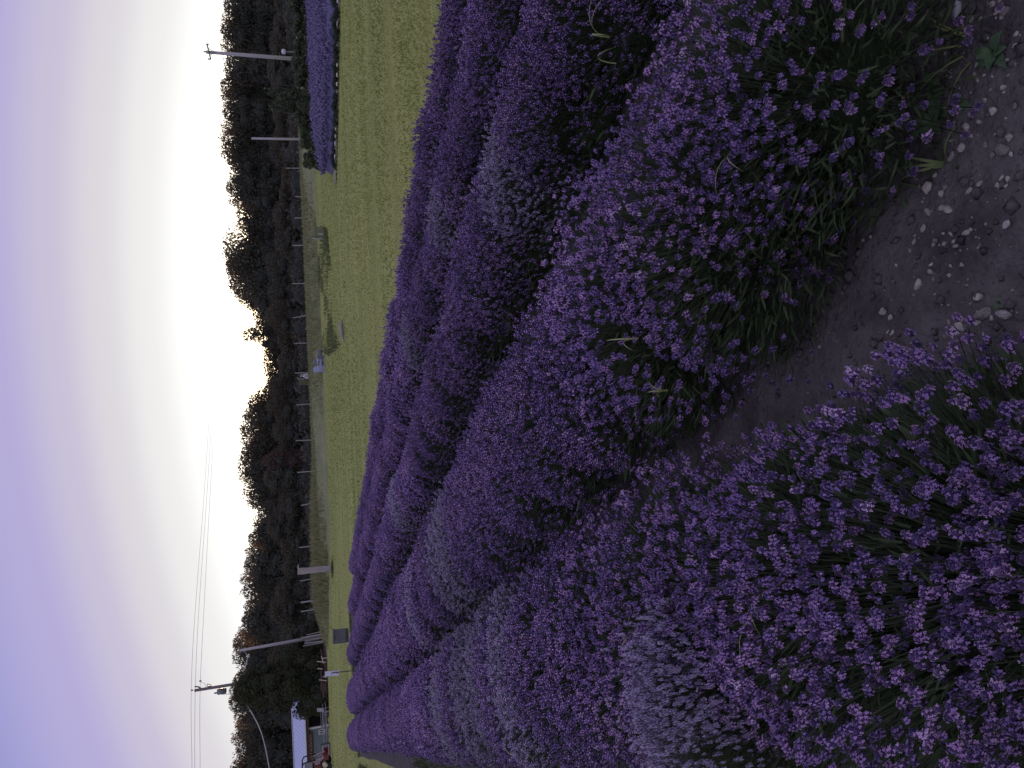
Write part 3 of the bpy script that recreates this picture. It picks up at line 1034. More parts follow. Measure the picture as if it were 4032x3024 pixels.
for lod in range(3):
    for v in range(LODN[lod][1] + 1):                # the last variant is the pale kind
        pale = v == LODN[lod][1]
        nh = LODN[lod][0]
        r, P, d = bush_layout(lod, 300 + lod * 10 + v, nh)
        kk = r.integers(0, 5, nh)
        R = rot_to(d, r.uniform(0, 6.28, nh))
        S = r.uniform(0.68, 1.05, nh) * (0.71, 0.76, 0.90)[lod]
        T = tints_for(r, P, nh)
        V, F, mi, TT = merge(HEADS[lod], kk, R, S, P, T)
        mats = [M['pale_calyx'], M['pale_petal']] if pale else [M['calyx'], M['petal']]
        BUSH[lod, v] = dict(heads=tri_mesh('flower_heads', V, F, mats, mi, TT), stems=stem_mesh('stems', r, P, d, (0.0011, 0.0016, 0.0028)[lod], M['lav_stem']),
                            foliage=foliage_mesh('foliage', r, *LEAFN[lod]), P=P, d=d, kk=kk, S=S, T=T, mats=mats)

pale_spots = [np.array(G(px, py, 0.45)[:2]) for px, py in ((1800, 2270), (1860, 2350), (1760, 2400), (1640, 2480), (1720, 2760), (1850, 2740), (1980, 2650), (1780, 2890), 
                                                           (1990, 570), (1960, 660), (1720, 720), (1700, 830), (1610, 1180), (1560, 1850))]
# heads drawn as single objects on the bushes nearest the camera: shared meshes by kind and tint
HEAD_ME = {}


def head_mesh(k, tq, pale):
    key = (k, tq, pale)
    if key not in HEAD_ME:
        V, F, mi = HEADS[0][k]
        HEAD_ME[key] = tri_mesh('flower_head', V, F, [M['pale_calyx'], M['pale_petal']] if pale else [M['calyx'], M['petal']], mi, np.full(len(F), (tq + 0.5) / 6))
    return HEAD_ME[key]


spots = []
for ri, (nc, s0, s1) in enumerate(ROWS):
    s_ = s0
    while s_ < s1:
        n_ = nc + random.uniform(-0.03, 0.03) + (0.07 if ri == 1 and s_ < 1.4 else 0.0) - ((0.24 if s_ < 0.9 else 0.12 if s_ < 1.5 else 0.04 if s_ < 2.3 else 0.0) if ri == 0 else 0.0)
        x_, y_ = ns(n_, s_)
        spots.append((math.hypot(x_, y_), ri, x_, y_, s_))
        s_ += random.uniform(0.36, 0.44) if ri == 0 and s_ < 3 else random.uniform(0.44, 0.56)
used_pale = set()
extra_ = []
for px_, py_ in ((2640, 2660), (2665, 2850)):        # the small pale clump on the left flank of the nearest row
    g_ = G(px_, py_, 0.47)
    spots.append((math.hypot(g_[0], g_[1]), 0, g_[0], g_[1], g_[0] * RU[0] + g_[1] * RU[1]))
    extra_.append(len(spots) - 1)
    used_pale.add(len(spots) - 1)
for ps in pale_spots:
    j = min(range(len(spots)), key=lambda i: (spots[i][2] - ps[0]) ** 2 + (spots[i][3] - ps[1]) ** 2)
    used_pale.add(j)
order = sorted(range(len(spots)), key=lambda i: spots[i][0])
near_rank = {j: k for k, j in enumerate([i for i in order if spots[i][1] < 2 and i not in used_pale][:6])}
npale = 0
ORD = ['first', 'second', 'third', 'fourth', 'fifth', 'sixth', 'seventh', 'eighth', 'ninth', 'tenth', 'eleventh', 'twelfth', 'thirteenth', 'fourteenth']
pale_count = [0] * 5
near_count = [0] * 5
row_count = [0] * 5
row_total = [sum(1 for j, sp_ in enumerate(spots) if sp_[1] == ri and j not in used_pale and j not in near_rank) for ri in range(5)]
for j, (dist, ri, x_, y_, s_) in enumerate(spots):
    lod = 0 if dist < 2.9 else (1 if dist < 7.5 else 2)
    pale = j in used_pale
    v = LODN[lod][1] if pale else random.randrange(LODN[lod][1])
    B = BUSH[lod, v]
    if pale:
        label = 'pale washed-out lavender bush, %s of the pale ones in the %s' % (ORD[pale_count[ri]], ROWNAME[ri])
        pale_count[ri] += 1
    elif j in near_rank:
        label = 'lavender bush with heads on green stems, %s in the %s' % (ORD[near_count[ri]], ROWNAME[ri])
        near_count[ri] += 1
    else:
        k_ = row_count[ri] = row_count[ri] + 1
        back_ = row_total[ri] - k_
        if k_ <= 14:
            label = 'purple lavender bush, %s of the plain purple ones in the %s' % (ORD[k_ - 1], ROWNAME[ri])
        elif back_ < 14:
            label = 'purple lavender bush, %s from the far end of the %s' % (ORD[back_], ROWNAME[ri])
        else:
            label = 'purple lavender bush merged into the middle stretch of the %s' % ROWNAME[ri]
    t = thing('lavender_bush', label, 'lavender bush', (x_, y_, 0.012), RA + random.choice((0, math.pi)) + random.uniform(-.2, .2), 'lavender bushes of the ' + ROWNAME[ri])
    sc_ = random.uniform(0.97, 1.04)
    wd_ = (0.92 if s_ < 1.1 else 1.12 if s_ < 2.3 else 1.22 if dist < 8 else 1.12) if ri == 0 else (1.29 if dist > 1.9 else 1.12) if ri == 1 else (0.93, 0.88, 0.80)[ri - 2]
    t.scale = (sc_ * wd_ * random.uniform(0.96, 1.05), sc_ * random.uniform(1.12, 1.26), sc_ * random.uniform(0.95, 1.05))
    if j in extra_:
        t.scale = (0.60, 0.60, 1.16)
    tag(link('foliage', B['foliage'], t), kind='stuff')
    tag(link('stems', B['stems'], t), kind='stuff')
    if j in near_rank:
        # the heads that face the camera most are single parts, the rest one mass
        ca, sa = math.cos(t.rotation_euler.z), math.sin(t.rotation_euler.z)
        wx, wy = B['P'][:, 0] * ca - B['P'][:, 1] * sa + x_, B['P'][:, 0] * sa + B['P'][:, 1] * ca + y_
        dc = np.hypot(np.hypot(wx, wy), CAMH - B['P'][:, 2])
        rank = np.argsort(dc)
        one, rest = rank[:300], rank[300:]
        for i in one:
            o = link('flower_head', head_mesh(int(B['kk'][i]), int(min(5, B['T'][i] * 6)), pale), t)
            o.location = tuple(float(c) for c in B['P'][i])
            o.rotation_mode = 'QUATERNION'
            o.rotation_quaternion = Vector(B['d'][i]).to_track_quat('Z', 'Y')
            o.scale = (float(B['S'][i]),) * 3
        Rr = rot_to(B['d'][rest], rng.uniform(0, 6.28, len(rest)))
        V, F, mi, TT = merge(HEADS[0], B['kk'][rest], Rr, B['S'][rest], B['P'][rest], B['T'][rest])
        tag(link('flower_heads', tri_mesh('flower_heads', V, F, B['mats'], mi, TT), t), kind='stuff')
    else:
        tag(link('flower_heads', B['heads'], t), kind='stuff')

# the plot beyond the lawn at the right: one mass of bloom
r_ = np.random.default_rng(77)
q = poly_scatter([(1322, -180), (1316, 150), (1314, 420), (1308, 690), (1290, 640), (1262, 500), (1238, 250), (1218, -180)], 26000, r_)
P = with_z(q)
front = sstep(0.0, 2.2, (q[:, 0] - np.interp(q[:, 1], [22, 27.5, 29, 30.5], [12.6, 12.2, 10.2, 8.6])) * .35 + (q[:, 1] - np.interp(q[:, 0], [7, 10, 13, 17], [29.5, 27.5, 26.0, 24.2])))
P[:, 2] += 0.10 + 0.24 * front + 0.10 * vnoise(q[:, 0], q[:, 1], 2, 3, 1.6) + r_.normal(0, 0.08, len(q))
spk = (np.array([[1, 0, 0], [-0.5, 0.87, 0], [-0.5, -0.87, 0], [0, 0, 2.6], [0, 0, -2.0]], float) * 0.028, np.array([[0, 1, 3], [1, 2, 3], [2, 0, 3], [1, 0, 4], [2, 1, 4], [0, 2, 4]]), np.zeros(6, int))
dz = np.stack([r_.normal(0, .25, len(q)), r_.normal(0, .25, len(q)), np.ones(len(q))], 1)
dz /= np.linalg.norm(dz, axis=1, keepdims=True)
V, F, mi, T = merge([spk], np.zeros(len(q), int), rot_to(dz, r_.uniform(0, 6, len(q))), r_.uniform(0.8, 1.8, len(q)), P, r_.uniform(0, 1, len(q)))
plot = tag(link('lavender_plot', tri_mesh('lavender_plot', V, F, [M['field_bloom']], mi, T)), 'wide hazy violet lavender plot beyond the lawn', None, None, 'stuff')
pts = [G(*p) for p in ((1322, -180), (1316, 150), (1314, 420), (1308, 690), (1290, 640), (1262, 500), (1238, 250), (1218, -180))]
cen = sum(pts) / len(pts)
V = [(p[0], p[1], 0.0) for p in pts] + [(cen[0] + (p[0] - cen[0]) * .96, cen[1] + (p[1] - cen[1]) * .93, 0.22) for p in pts] + [(cen[0], cen[1], 0.32)]
k = len(pts)
F = []
for i in range(k):
    j = (i + 1) % k
    F += [(i, j, k + j), (i, k + j, k + i), (k + i, k + j, 2 * k)]
tag(link('plot_foliage', tri_mesh('plot_foliage', V, F, [M['field_bloom']], None, np.full(len(F), 0.0)), plot), kind='stuff')
a_, b_ = G(1332, -120), G(1318, 690)
strip = MB()
dv = Vector(b_ - a_)
mid = (a_ + b_) / 2
strip.box((mid[0], mid[1], 0.004), (dv.length, 1.5, 0.02), (0, 0, math.atan2(dv.y, dv.x)))
tag(strip.build('mulch_strip', M['mulch']), kind='structure')
young = None
k = 0
py = -40.0
ylab = ['at the far right edge of the picture', 'right of the globe lamp', 'below the globe lamp', 'below the crossarm pole', 'below the spiky shrub', 'below the bare tall pole', 'at the tapering left end of the plot']
while py < 655:
    px_ = np.interp(py, [0, 300, 690], [1334, 1333, 1322]) + random.uniform(-2, 2)
    p = G(px_, py)
    if young is None:
        r = np.random.default_rng(5)
        bl = [(np.array([r.normal(0, .12), r.normal(0, .1), r.uniform(.1, .3)]), np.array([.16, .16, .13])) for _ in range(9)]
        V, F, mi, T = leaf_cloud(r, bl, 1500, 0.05, up=0.6, ball=0.3)
        young = thing('young_shrub', '', 'shrub', (0, 0, 0), 0, 'young shrubs along the edge of the lavender plot')
        tag(link('foliage', tri_mesh('foliage', V, F, [M['young_leaf']], mi, T), young), kind='stuff')
        MB().tube([(0, 0, 0), (0.02, 0, .15), (0, 0.02, .3)], [.015, .012, .006], 5).build('stem', M['bark'], young)
        t = young
    else:
        t = copy_tree(young)
    t.location = (p[0], p[1], 0.01)
    t.rotation_euler = (0, 0, random.uniform(0, 6.28))
    s_ = random.uniform(0.42, 0.66)
    t.scale = (s_ * random.uniform(.9, 1.2), s_, s_ * random.uniform(.8, 1.15))
    t['label'] = 'small dark young shrub edging the lavender plot, ' + ylab[min(6, int(max(0, py) / 95))]
    py += random.uniform(21, 34)
# white drip pipe lying behind and between the young shrubs
for (y0, y1) in ((-30, 12), (82, 112), (128, 146), (175, 222), (250, 262), (288, 303), (325, 338), (362, 378), (470, 486), (497, 512), (528, 542), (558, 574), (610, 628)):
    a_, b_ = (G(np.interp(v_, [0, 300, 690], [1337, 1335, 1323]) - 1.5, v_) for v_ in (y0, y1))
    tag(MB().tube([(a_[0], a_[1], 0.05), ((a_[0] + b_[0]) / 2, (a_[1] + b_[1]) / 2, 0.06), (b_[0], b_[1], 0.05)], 0.022, 6).build('irrigation_pipe', M['white_plastic']),
        'short white irrigation pipe lying between the dark young shrubs', 'pipe', 'white pipes between the young shrubs')

# ================================================================== POSTS AND POLES
POSTS = [((1125, 662), (1185, 662), 'post, short, just left of the hedge', 0.06), ((1170, 674), (1245, 678), 'post nearest the left end of the hedge, seen down to the lawn', 0.05),
         ((1163, 774), (1196, 775), 'post second left of the hedge end', 0.09), ((1160, 858), (1202, 858), 'post third left of the hedge end', 0.09),
         ((1152, 967), (1206, 965), 'post above the square mossy block', 0.08), ((1150, 1117), (1216, 1116), 'post with a knot, above the rough weeds', 0.08),
         ((1152, 1252), (1218, 1240), 'post, leaning, above the fallen log', 0.08), ((1157, 1352), (1226, 1350), 'post first right of the two garden chairs', 0.07),
         ((1160, 1469), (1236, 1467), 'post touching the white hooded statue', 0.07), ((1170, 1492), (1228, 1492), 'post, thin and capped, just left of the white hooded statue', 0.06),
         ((1168, 1595), (1242, 1588), 'post, leaning,, second left of the statue', 0.07), ((1165, 1735), (1242, 1732), 'post below the big domed tree', 0.09),
         ((1170, 1860), (1242, 1855), 'post in front of the reddish tree', 0.08), ((1186, 1990), (1250, 1977), 'post, leaning, behind long pale grass', 0.08),
         ((1178, 2156), (1238, 2149), 'post left of the orange light, in long grass', 0.10), ((1180, 2288), (1247, 2276), 'post just left of the capped weathered board', 0.09),
         ((1184, 2372), (1256, 2362), 'post, thick and pale, second left of the capped board', 0.13), ((1184, 2408), (1276, 2394), 'post last before the leaning pole, seen down to the lawn', 0.09)]
for (tp, bt, lab, rad) in POSTS:
    Yp = 68.5
    a_ = AT(*bt, Yp)
    b_ = AT(*tp, Yp)
    a2 = a_ + (a_ - b_) * 0.3
    gz = min(bank_top(a_[0], Yp), a_[2]) - 0.25
    a2 = a_ + (a_ - b_) / (b_[2] - a_[2]) * (a_[2] - gz)
    t = thing('fence_post', 'grey fence ' + lab, 'post', a2, 0, 'fence posts along the grass bank')
    d_ = Vector(b_ - a2)
    MB().tube([(0, 0, 0), d_ * .5, d_ * .985], [rad * .52, rad * .5, rad * .48], 9).build('shaft', M['post'], t)
    MB().tube([d_ * .985, d_], [rad * .53, rad * .44], 9).build('end_cap', M['post'], t)


def pole(name, label, cat, top, base_px, Y, r0, r1, m, base_z=None):
    b_ = AT(*top, Y)
    a_ = AT(*base_px, Y)
    gz = float(terrain(a_[0], Y)) if base_z is None else base_z
    base = a_ + (a_ - b_) / (b_[2] - a_[2]) * (a_[2] - gz)
    t = thing(name, label, cat, base)
    d_ = Vector(b_ - base)
    MB().tube([d_ * 0 - Vector((0, 0, .2)), d_ * .5, d_], [r0, (r0 + r1) / 2, r1], 10).build('shaft', m, t, True)
    return t, base, d_


# crossarm pole at the right
t, base, d_ = pole('utility_pole', 'tall grey utility pole with one crossarm rising out of the hedge', 'utility pole', (812, 205), (1150, 231), 62, 0.17, 0.12, M['pole_wood'])


def loc(px, py, Y, b):
    return Vector(AT(px, py, Y) - b)


c0, c1 = loc(815, 174, 61.8, base), loc(830, 234, 61.8, base)
MB().tube([c0, c1], 0.055, 6).build('crossarm', M['dark_pole'], t)
for q_, w_ in (((812, 174), (822, 175)), ((826, 232), (828, 233)), ((798, 202), (812, 204))):
    pa, pb = loc(*q_, 61.8, base), loc(*w_, 61.8, base)
    MB().lathe([(0.03, 0), (0.06, 0.06), (0.045, 0.10), (0.06, 0.15), (0.02, 0.2)], pb, 8).build('insulator', M['ceramic'], t)
for e_ in (c0, c1):
    m_ = loc(845, 205, 61.8, base)
    MB().tube([e_ * .5 + (c0 + c1) * .25, m_], 0.02, 5).build('brace', M['dark_pole'], t)
# bare tall pole
pole('tall_pole', 'bare slim pale pole standing behind the low end of the hedge', 'pole', (990, 545), (1178, 548), 58, 0.10, 0.075, M['pole_wood'])
# globe lamp on a stalk
g_ = AT(1118, 203, 48)
gb = AT(1158, 202, 48)
t = thing('globe_lamp', 'unlit round white globe on a thin stake above the hedge', 'garden lamp', (gb[0], gb[1], 0.0))
MB().tube([(0, 0, 0), Vector((g_[0] - gb[0], 0, g_[2] - .12))], 0.022, 6).build('stake', M['pale_timber'], t)
MB().lathe([(0.02, -.155), (0.09, -.135), (0.14, -.08), (.16, 0), (.14, .08), (.09, .135), (.02, .155)], (g_[0] - gb[0], 0, g_[2]), 16).build('globe', M['globe'], t, True)
MB().lathe([(0.06, -.02), (0.06, .02)], (g_[0] - gb[0], 0, g_[2] - .16), 10).build('collar', M['grey_metal'], t)

# transformer pole behind the cedar
YT = 80.0
t, tb, td = pole('transformer_pole', 'dark utility pole with a transformer can, its foot hidden by the cedar', 'utility pole', (766, 2719), (935, 2692), YT, 0.20, 0.145, M['dark_pole'])
topv = loc(766, 2719, YT, tb)
MB().tube([topv, loc(757, 2718, YT, tb)], [.03, .03], 6).build('pole_pin', M['grey_metal'], t)
ins = [(0.045, 0), (0.085, 0.05), (0.06, .10), (0.085, .15), (.03, .22)]
MB().lathe(ins, loc(758, 2717, YT, tb) - Vector((0, 0, .05)), 10).build('insulator', M['ceramic'], t)
MB().tube([loc(792, 2711, YT, tb), loc(779, 2704, YT, tb), loc(772, 2703, YT, tb)], 0.07, 7).build('bracket', M['dark_pole'], t)
MB().lathe(ins, loc(774, 2703, YT, tb) - Vector((0, 0, .02)), 10).build('insulator', M['ceramic'], t)
MB().tube([loc(812, 2706, YT, tb), loc(806, 2690, YT, tb), loc(793, 2686, YT, tb), loc(787, 2681, YT, tb)], 0.018, 5).build('jumper_wire', M['wire'], t)
MB().lathe(ins, loc(789, 2681, YT, tb) - Vector((0, 0, .1)), 8).build('insulator', M['ceramic'], t)
MB().tube([loc(816, 2703, YT, tb), loc(816, 2693, YT, tb), loc(831, 2696, YT, tb), loc(832, 2701, YT, tb), loc(818, 2703, YT, tb)], 0.045, 6).build('fuse_cutout', M['ceramic'], t)
can = loc(873, 2722, YT, tb)
MB().lathe([(0.2, -.46), (.29, -.43), (.30, .36), (.24, .44), (.08, .47)], can, 14).build('transformer_can', M['grey_metal'], t, True)
for px_ in (866, 879):
    MB().tube([loc(px_, 2708, YT, tb), loc(px_, 2718, YT, tb)], 0.045, 6).build('can_bracket', M['dark_pole'], t)
MB().lathe([(.05, 0), (.1, .05), (.06, .11), (.1, .17), (.03, .3)], can + Vector((-0.08, 0, .46)), 10).build('bushing', M['ceramic'], t)
MB().tube([loc(860, 2730, YT, tb), loc(872, 2734, YT, tb), loc(900, 2733, YT, tb), loc(925, 2735, YT, tb)], 0.03, 6).build('drop_lead', M['pale_wire'], t)
MB().tube([loc(902, 2732, YT, tb), loc(900, 2718, YT, tb), loc(906, 2708, YT, tb), loc(912, 2700, YT, tb)], 0.016, 5).build('drop_lead', M['pale_wire'], t)
# leaning pole with its props
t, lb, ld = pole('leaning_pole', 'leaning grey pole at the edge of the lawn, holding up the sagging cable', 'utility pole', (945, 2561), (1268, 2505), 74, 0.19, 0.12, M['pole_wood'])
YL = 74
for (a_, b_, rad) in (((1187, 2513), (1272, 2497), .09), ((1200, 2525), (1268, 2511), .10)):
    MB().tube([loc(*a_, YL - .3, lb), loc(*b_, YL - .3, lb)], rad, 8).build('brace_pole', M['pole_wood'], t)
b0 = AT(1262, 2530, YL - 1)
t2 = thing('loose_stake', 'pair of pale stakes leaning beside the leaning pole', 'stakes', b0)
MB().tube([(0, 0, -.3), loc(1194, 2544, YL - 1, b0)], .07, 7).build('stake', M['pole_wood'], t2)
MB().tube([(0.1, 0, -.3), loc(1198, 2534, YL - 1, b0)], .07, 7).build('stake', M['pole_wood'], t2)
b0 = AT(1262, 2486, YL + 1)
tag(MB().tube([b0 + np.array([0, 0, -.4]), AT(1208, 2501, YL + 1)], .05, 7).build('thin_stake', M['pale_timber']), 'thin brown stake right of the leaning pole', 'stake')


def cable(name, label, pts, rad, m, cat='cable', group=None):
    """pts: (px, py, Y) along the cable, smoothed"""
    P_ = [Vector(AT(*p)) for p in pts]
    out = []
    for i in range(len(P_) - 1):
        p0, p1, p2, p3 = P_[max(i - 1, 0)], P_[i], P_[i + 1], P_[min(i + 2, len(P_) - 1)]
        for k in range(8):
            u = k / 8
            out.append(0.5 * ((2 * p1) + (p2 - p0) * u + (2 * p0 - 5 * p1 + 4 * p2 - p3) * u * u + (3 * p1 - p0 - 3 * p2 + p3) * u ** 3))
    out.append(P_[-1])
    o = MB().tube(out, rad, 6).build(name, m)
    return tag(o, label, cat, group)


for lab, xs in (('top power wire passing over the transformer pole', (757, 753, 769, 807, 836)), ('middle power wire passing over the transformer pole', (768, 769, 783, 818, 846)), ('lowest power wire passing over the transformer pole', (789, 788, 803, 830, 857))):
    cable('power_wire', lab, [(xs[0], 3300, 76), (xs[0] - 1, 3024, 78), (xs[1], 2717, YT), (xs[2], 2400, 90), (xs[3], 1900, 112), (xs[4], 1450, 140), (xs[4] + 34, 950, 190), (xs[4] + 60, 500, 240)], 0.016, M['wire'], 'wire', 'power wires over the wood')
cable('service_cable', 'thick pale cable sagging from the transformer pole down to the left', [(931, 2718, YT), (960, 2760, 77), (1000, 2822, 74), (1034, 2900, 70), (1060, 3024, 66), (1084, 3200, 62)], 0.05, M['pale_wire'])
cable('sagging_cable', 'pale cable sagging between the transformer pole and the leaning pole', [(938, 2682, YT), (950, 2655, 79), (968, 2620, 77.5), (974, 2590, 76), (968, 2570, 75), (954, 2560, 74)], 0.05, M['pale_wire'])
p = AT(976, 2583, 75.5)
t = thing('cable_lamp', 'small white lamp hanging from the sagging cable', 'lamp', p)
MB().lathe([(0.03, .18), (.07, .16), (.15, .05), (.17, -.02), (.13, -.12), (.03, -.15)], (0, 0, -.05), 12).build('lamp_head', M['white_plastic'], t, True)
MB().tube([(0, 0, .1), (-.1, 0, .3)], .025, 6).build('hook', M['grey_metal'], t)

# orange light behind the long grass
p = AT(1232, 2116, 78)
t = thing('lit_lantern', 'small glowing orange lantern low behind the long grass', 'lantern', p)
MB().box((0, 0, 0), (0.42, 0.30, 0.36)).build('housing', M['red_timber'], t)
MB().box((0.02, -.156, -.02), (0.30, 0.012, 0.24)).build('glowing_pane', M['lamp_glow'], t)
MB().lathe([(0.03, -.09), (.08, -.05), (.09, 0), (.08, .05), (.03, .09)], (-.28, -.16, -.08), 10).build('bulb', M['lamp_glow'], t)
MB().tube([(0, 0, -.18), (0, 0, -1.2)], .04, 6).build('stem', M['dark_post'], t)

# capped weathered board
b_ = G(1311, 2236)
Yb = b_[1]
t = thing('weathered_board', 'wide weathered upright board with a thin cap, standing on the mown lawn', 'board', b_)
tp = loc(1176, 2250, Yb, b_)
wv = 25 / FPX * Yb
mb = MB()
pts = []
r = np.random.default_rng(3)
L_ = []
for i in range(9):
    c = tp * (i / 8)
    w_ = wv * (0.40 + 0.10 * i / 8) + r.normal(0, .012)
    L_.append((c.x - w_, c.x + w_, c.z))
V = [(a, -.05, z) for a, b, z in L_] + [(b, -.05, z) for a, b, z in L_] + [(a, .05, z) for a, b, z in L_] + [(b, .05, z) for a, b, z in L_]
F = []
for i in range(8):
    a, b, c, d = i, 9 + i, 18 + i, 27 + i
    F += [(a, b, b + 1, a + 1), (d, c, c + 1, d + 1), (c, a, a + 1, c + 1), (b, d, d + 1, b + 1)]
F += [(8, 17, 35, 26), (0, 18, 27, 9)]
mb.add(V, F)
mb.build('plank', M['weathered'], t)
MB().box((tp.x + .13, 0, tp.z + .03), (wv * 1.45, .16, .055), (0, 0.03, 0)).build('cap', M['cap_board'], t)
q = np.array([[b_[0] + random.gauss(0, .35), b_[1] - .2 + random.gauss(0, .15)] for _ in range(260)])
blades('uncut_grass', with_z(q, -0.01), 0.22, 0.03, M['weeds'], lean=0.5)

# ================================================================== LAWN THINGS
def chair(label, px, py, rz, paint, Y=None):
    p = G(px, py)
    t = thing('garden_chair', label, 'garden chair', p, rz, 'garden chairs on the lawn')
    for i in range(5):                                # seat slats, front is -Y
        y = -0.28 + i * 0.115
        MB().box((0, y, 0.37 - 0.035 * i), (0.54, 0.10, 0.022), (-0.26, 0, 0)).build('seat_slat', M[paint], t)
    for i in range(5):
        x = -0.21 + i * 0.105
        h = 0.74 - 0.06 * abs(i - 2)
        MB().box((x, 0.27 + 0.155, 0.25 + h * .46), (0.10, 0.022, h), (-0.42, 0, (i - 2) * 0.0)).build('back_slat', M[paint], t)
    for s_ in (-1, 1):
        MB().box((s_ * .34, -.02, .56), (0.13, 0.74, 0.025), bev=.02).build('armrest', M['chair_arm'], t)
        MB().box((s_ * .32, -.32, .275), (0.03, 0.12, 0.55)).build('front_leg', M[paint], t)
        MB().box((s_ * .285, .12, .19), (0.026, 0.98, 0.12), (-0.26, 0, 0)).build('rear_leg', M[paint], t)
        MB().box((s_ * .33, .30, .28), (0.03, 0.06, 0.54), (-.1, 0, 0)).build('arm_support', M[paint], t)
    MB().box((0, .47, .72), (0.52, 0.03, 0.06), (-.42, 0, 0)).build('back_rail', M[paint], t)
    MB().box((0, -.35, .33), (0.60, 0.025, 0.12)).build('apron', M[paint], t)
    return t


chair('dimmer blue-lit white garden chair on the lawn, seen from its front corner', 1277, 1404, math.radians(52), 'chair_skylit_dim')
chair('brighter blue-lit white garden chair, turned away beside the dimmer one', 1281, 1440, math.radians(28), 'chair_skylit')

# white hooded statue between the two posts
p = AT(1234, 1480, 67.6)
zb = bank_top(p[0], 67.6) - 0.05
t = thing('garden_statue', 'white hooded garden statue between two posts on the bank', 'statue', (p[0], p[1], zb))
hs_ = AT(1190, 1480, 67.6)[2] - zb
MB().lathe([(.16, 0), (.20, .12), (.19, .3 * hs_), (.21, .5 * hs_), (.17, .62 * hs_), (.10, .68 * hs_)], (0, 0, 0), 16).build('robe', M['plaster_dark'], t, True)
MB().lathe([(.19, .60 * hs_), (.18, .66 * hs_), (.13, .78 * hs_), (.06, .92 * hs_), (.01, hs_)], (0, 0, 0), 14).build('hood', M['plaster'], t, True)
MB().lathe([(.02, -.08), (.065, -.05), (.075, 0), (.06, .06), (.02, .08)], (0, -.13, .70 * hs_), 10).build('face', M['plaster_dark'], t, True)
for s_ in (-1, 1):
    MB().tube([(s_ * .17, 0, .58 * hs_), (s_ * .2, -.1, .45 * hs_), (s_ * .04, -.2, .42 * hs_)], [.05, .05, .035], 8).build('arm', M['plaster'], t, True)
MB().tube([(.17, .2, 0), (.19, .22, .85 * hs_), (.10, .2, 1.12 * hs_), (-.05, .18, 1.16 * hs_)], [.03, .03, .05, .05], 7).build('staff', M['plaster'], t)
for k_, (px_, py_, h_) in enumerate(((1232, 1501, 52), (1232, 1509, 40))):
    p = AT(px_, py_, 67.8)
    z0 = bank_top(p[0], 67.8) - .1
    z1 = AT(px_ - h_, py_, 67.8)[2]
    t = thing('pale_shrub', 'pale spindly bush beside the thin capped post, %s' % ('taller one' if k_ == 0 else 'shorter one'), 'shrub', (p[0], p[1], z0))
    r = np.random.default_rng(k_ + 50)
    bl = [(np.array([r.normal(0, .08), 0, (z1 - z0) * r.uniform(.3, .95)]), np.array([.09, .08, .12])) for _ in range(9)]
    V, F, mi, T = leaf_cloud(r, bl, 500, .07, ball=.3)
    tag(link('foliage', tri_mesh('foliage', V, F, [M['tall_grass']], mi, np.clip(T + .4, 0, 1)), t), kind='stuff')
    MB().tube([(0, 0, 0), (0.02, 0, (z1 - z0) * .9)], [.02, .008], 5).build('stem', M['pale_timber'], t)

# mossy block with a white stake, fallen log
b_ = G(1276, 916)
t = thing('mossy_block', 'square moss-covered block with a pale stake, right of the rough weeds', 'block', b_, 0.35)
mb = MB().box((0, 0, .28), (.62, .5, .56), bev=.06)
mb.box((-.02, -.265, .33), (.44, .03, .20), bev=.008)
mb.build('block', M['weeds'] if False else M['bank'], t)
MB().box((0, 0, .575), (.66, .54, .05), bev=.05).build('moss_top', M['bank'], t)
MB().tube([(-.4, .05, 0), (-.4, .05, .78)], .035, 7).build('stake', M['post'], t)
MB().tube([(-.42, -.5, .02), (-.40, -.5, .38)], .05, 7).build('stub', M['post'], t)
a_, b_ = G(1352, 1262), G(1358, 1345)
t = thing('fallen_log', 'pale fallen log lying at the lawn edge below the rough weeds', 'log', a_)
d_ = Vector(b_ - a_)
MB().tube([(0, 0, .07), d_ * .3 + Vector((0, .05, .10)), d_ * .7 + Vector((0, 0, .09)), d_ + Vector((0, 0, .05))], [.05, .085, .075, .03], 8).build('trunk', M['log'], t)
MB().tube([d_ * .35 + Vector((0, 0, .1)), d_ * .2 + Vector((.1, .1, .26))], [.035, .012], 6).build('branch_stub', M['log'], t)
MB().tube([d_ * .6 + Vector((0, 0, .1)), d_ * .72 + Vector((.02, .15, .24))], [.03, .01], 6).build('branch_stub', M['log'], t)

# white sign on a thin dark post, dark box at the row ends
Ys = 30.0
c_ = AT(1307, 2652, Ys)
t = thing('row_sign', 'narrow white sign on a thin dark post at the ends of the rows', 'sign', (c_[0], c_[1], 0))
w_, h_ = 19 / FPX * Ys, 52 / FPX * Ys
MB().box((0, 0, c_[2]), (w_, .02, h_), (0, math.radians(5), 0)).build('panel', M['sign_panel'], t)
MB().box((0.005, -.022, (c_[2] - .03) / 2 - .1), (.026, .022, c_[2] + .23), (0, math.radians(3), 0)).build('post', M['dark_post'], t)
for z_ in (-.12, .1):
    MB().box((0.0, -.036, c_[2] + z_ - .08), (.05, .006, .02)).build('clip', M['dark_post'], t)
c_ = AT(1336, 2505, 33.0)
t = thing('slate_bin', 'dark square slate-grey bin standing on the grass past the row ends', 'bin', (c_[0], c_[1], c_[2] - .31))
MB().box((0, 0, .29), (.54, .42, .50), (0, math.radians(2), 0), bev=.03).build('body', M['slate'], t)
MB().box((.03, 0, .57), (.58, .46, .06), (0, math.radians(2), 0), bev=.04).build('lid', M['slate'], t)
MB().box((.03, -.235, .53), (.2, .03, .03)).build('handle', M['dark_post'], t)
MB().box((0, 0, -.02), (.5, .4, .15)).build('base', M['dark_post'], t)
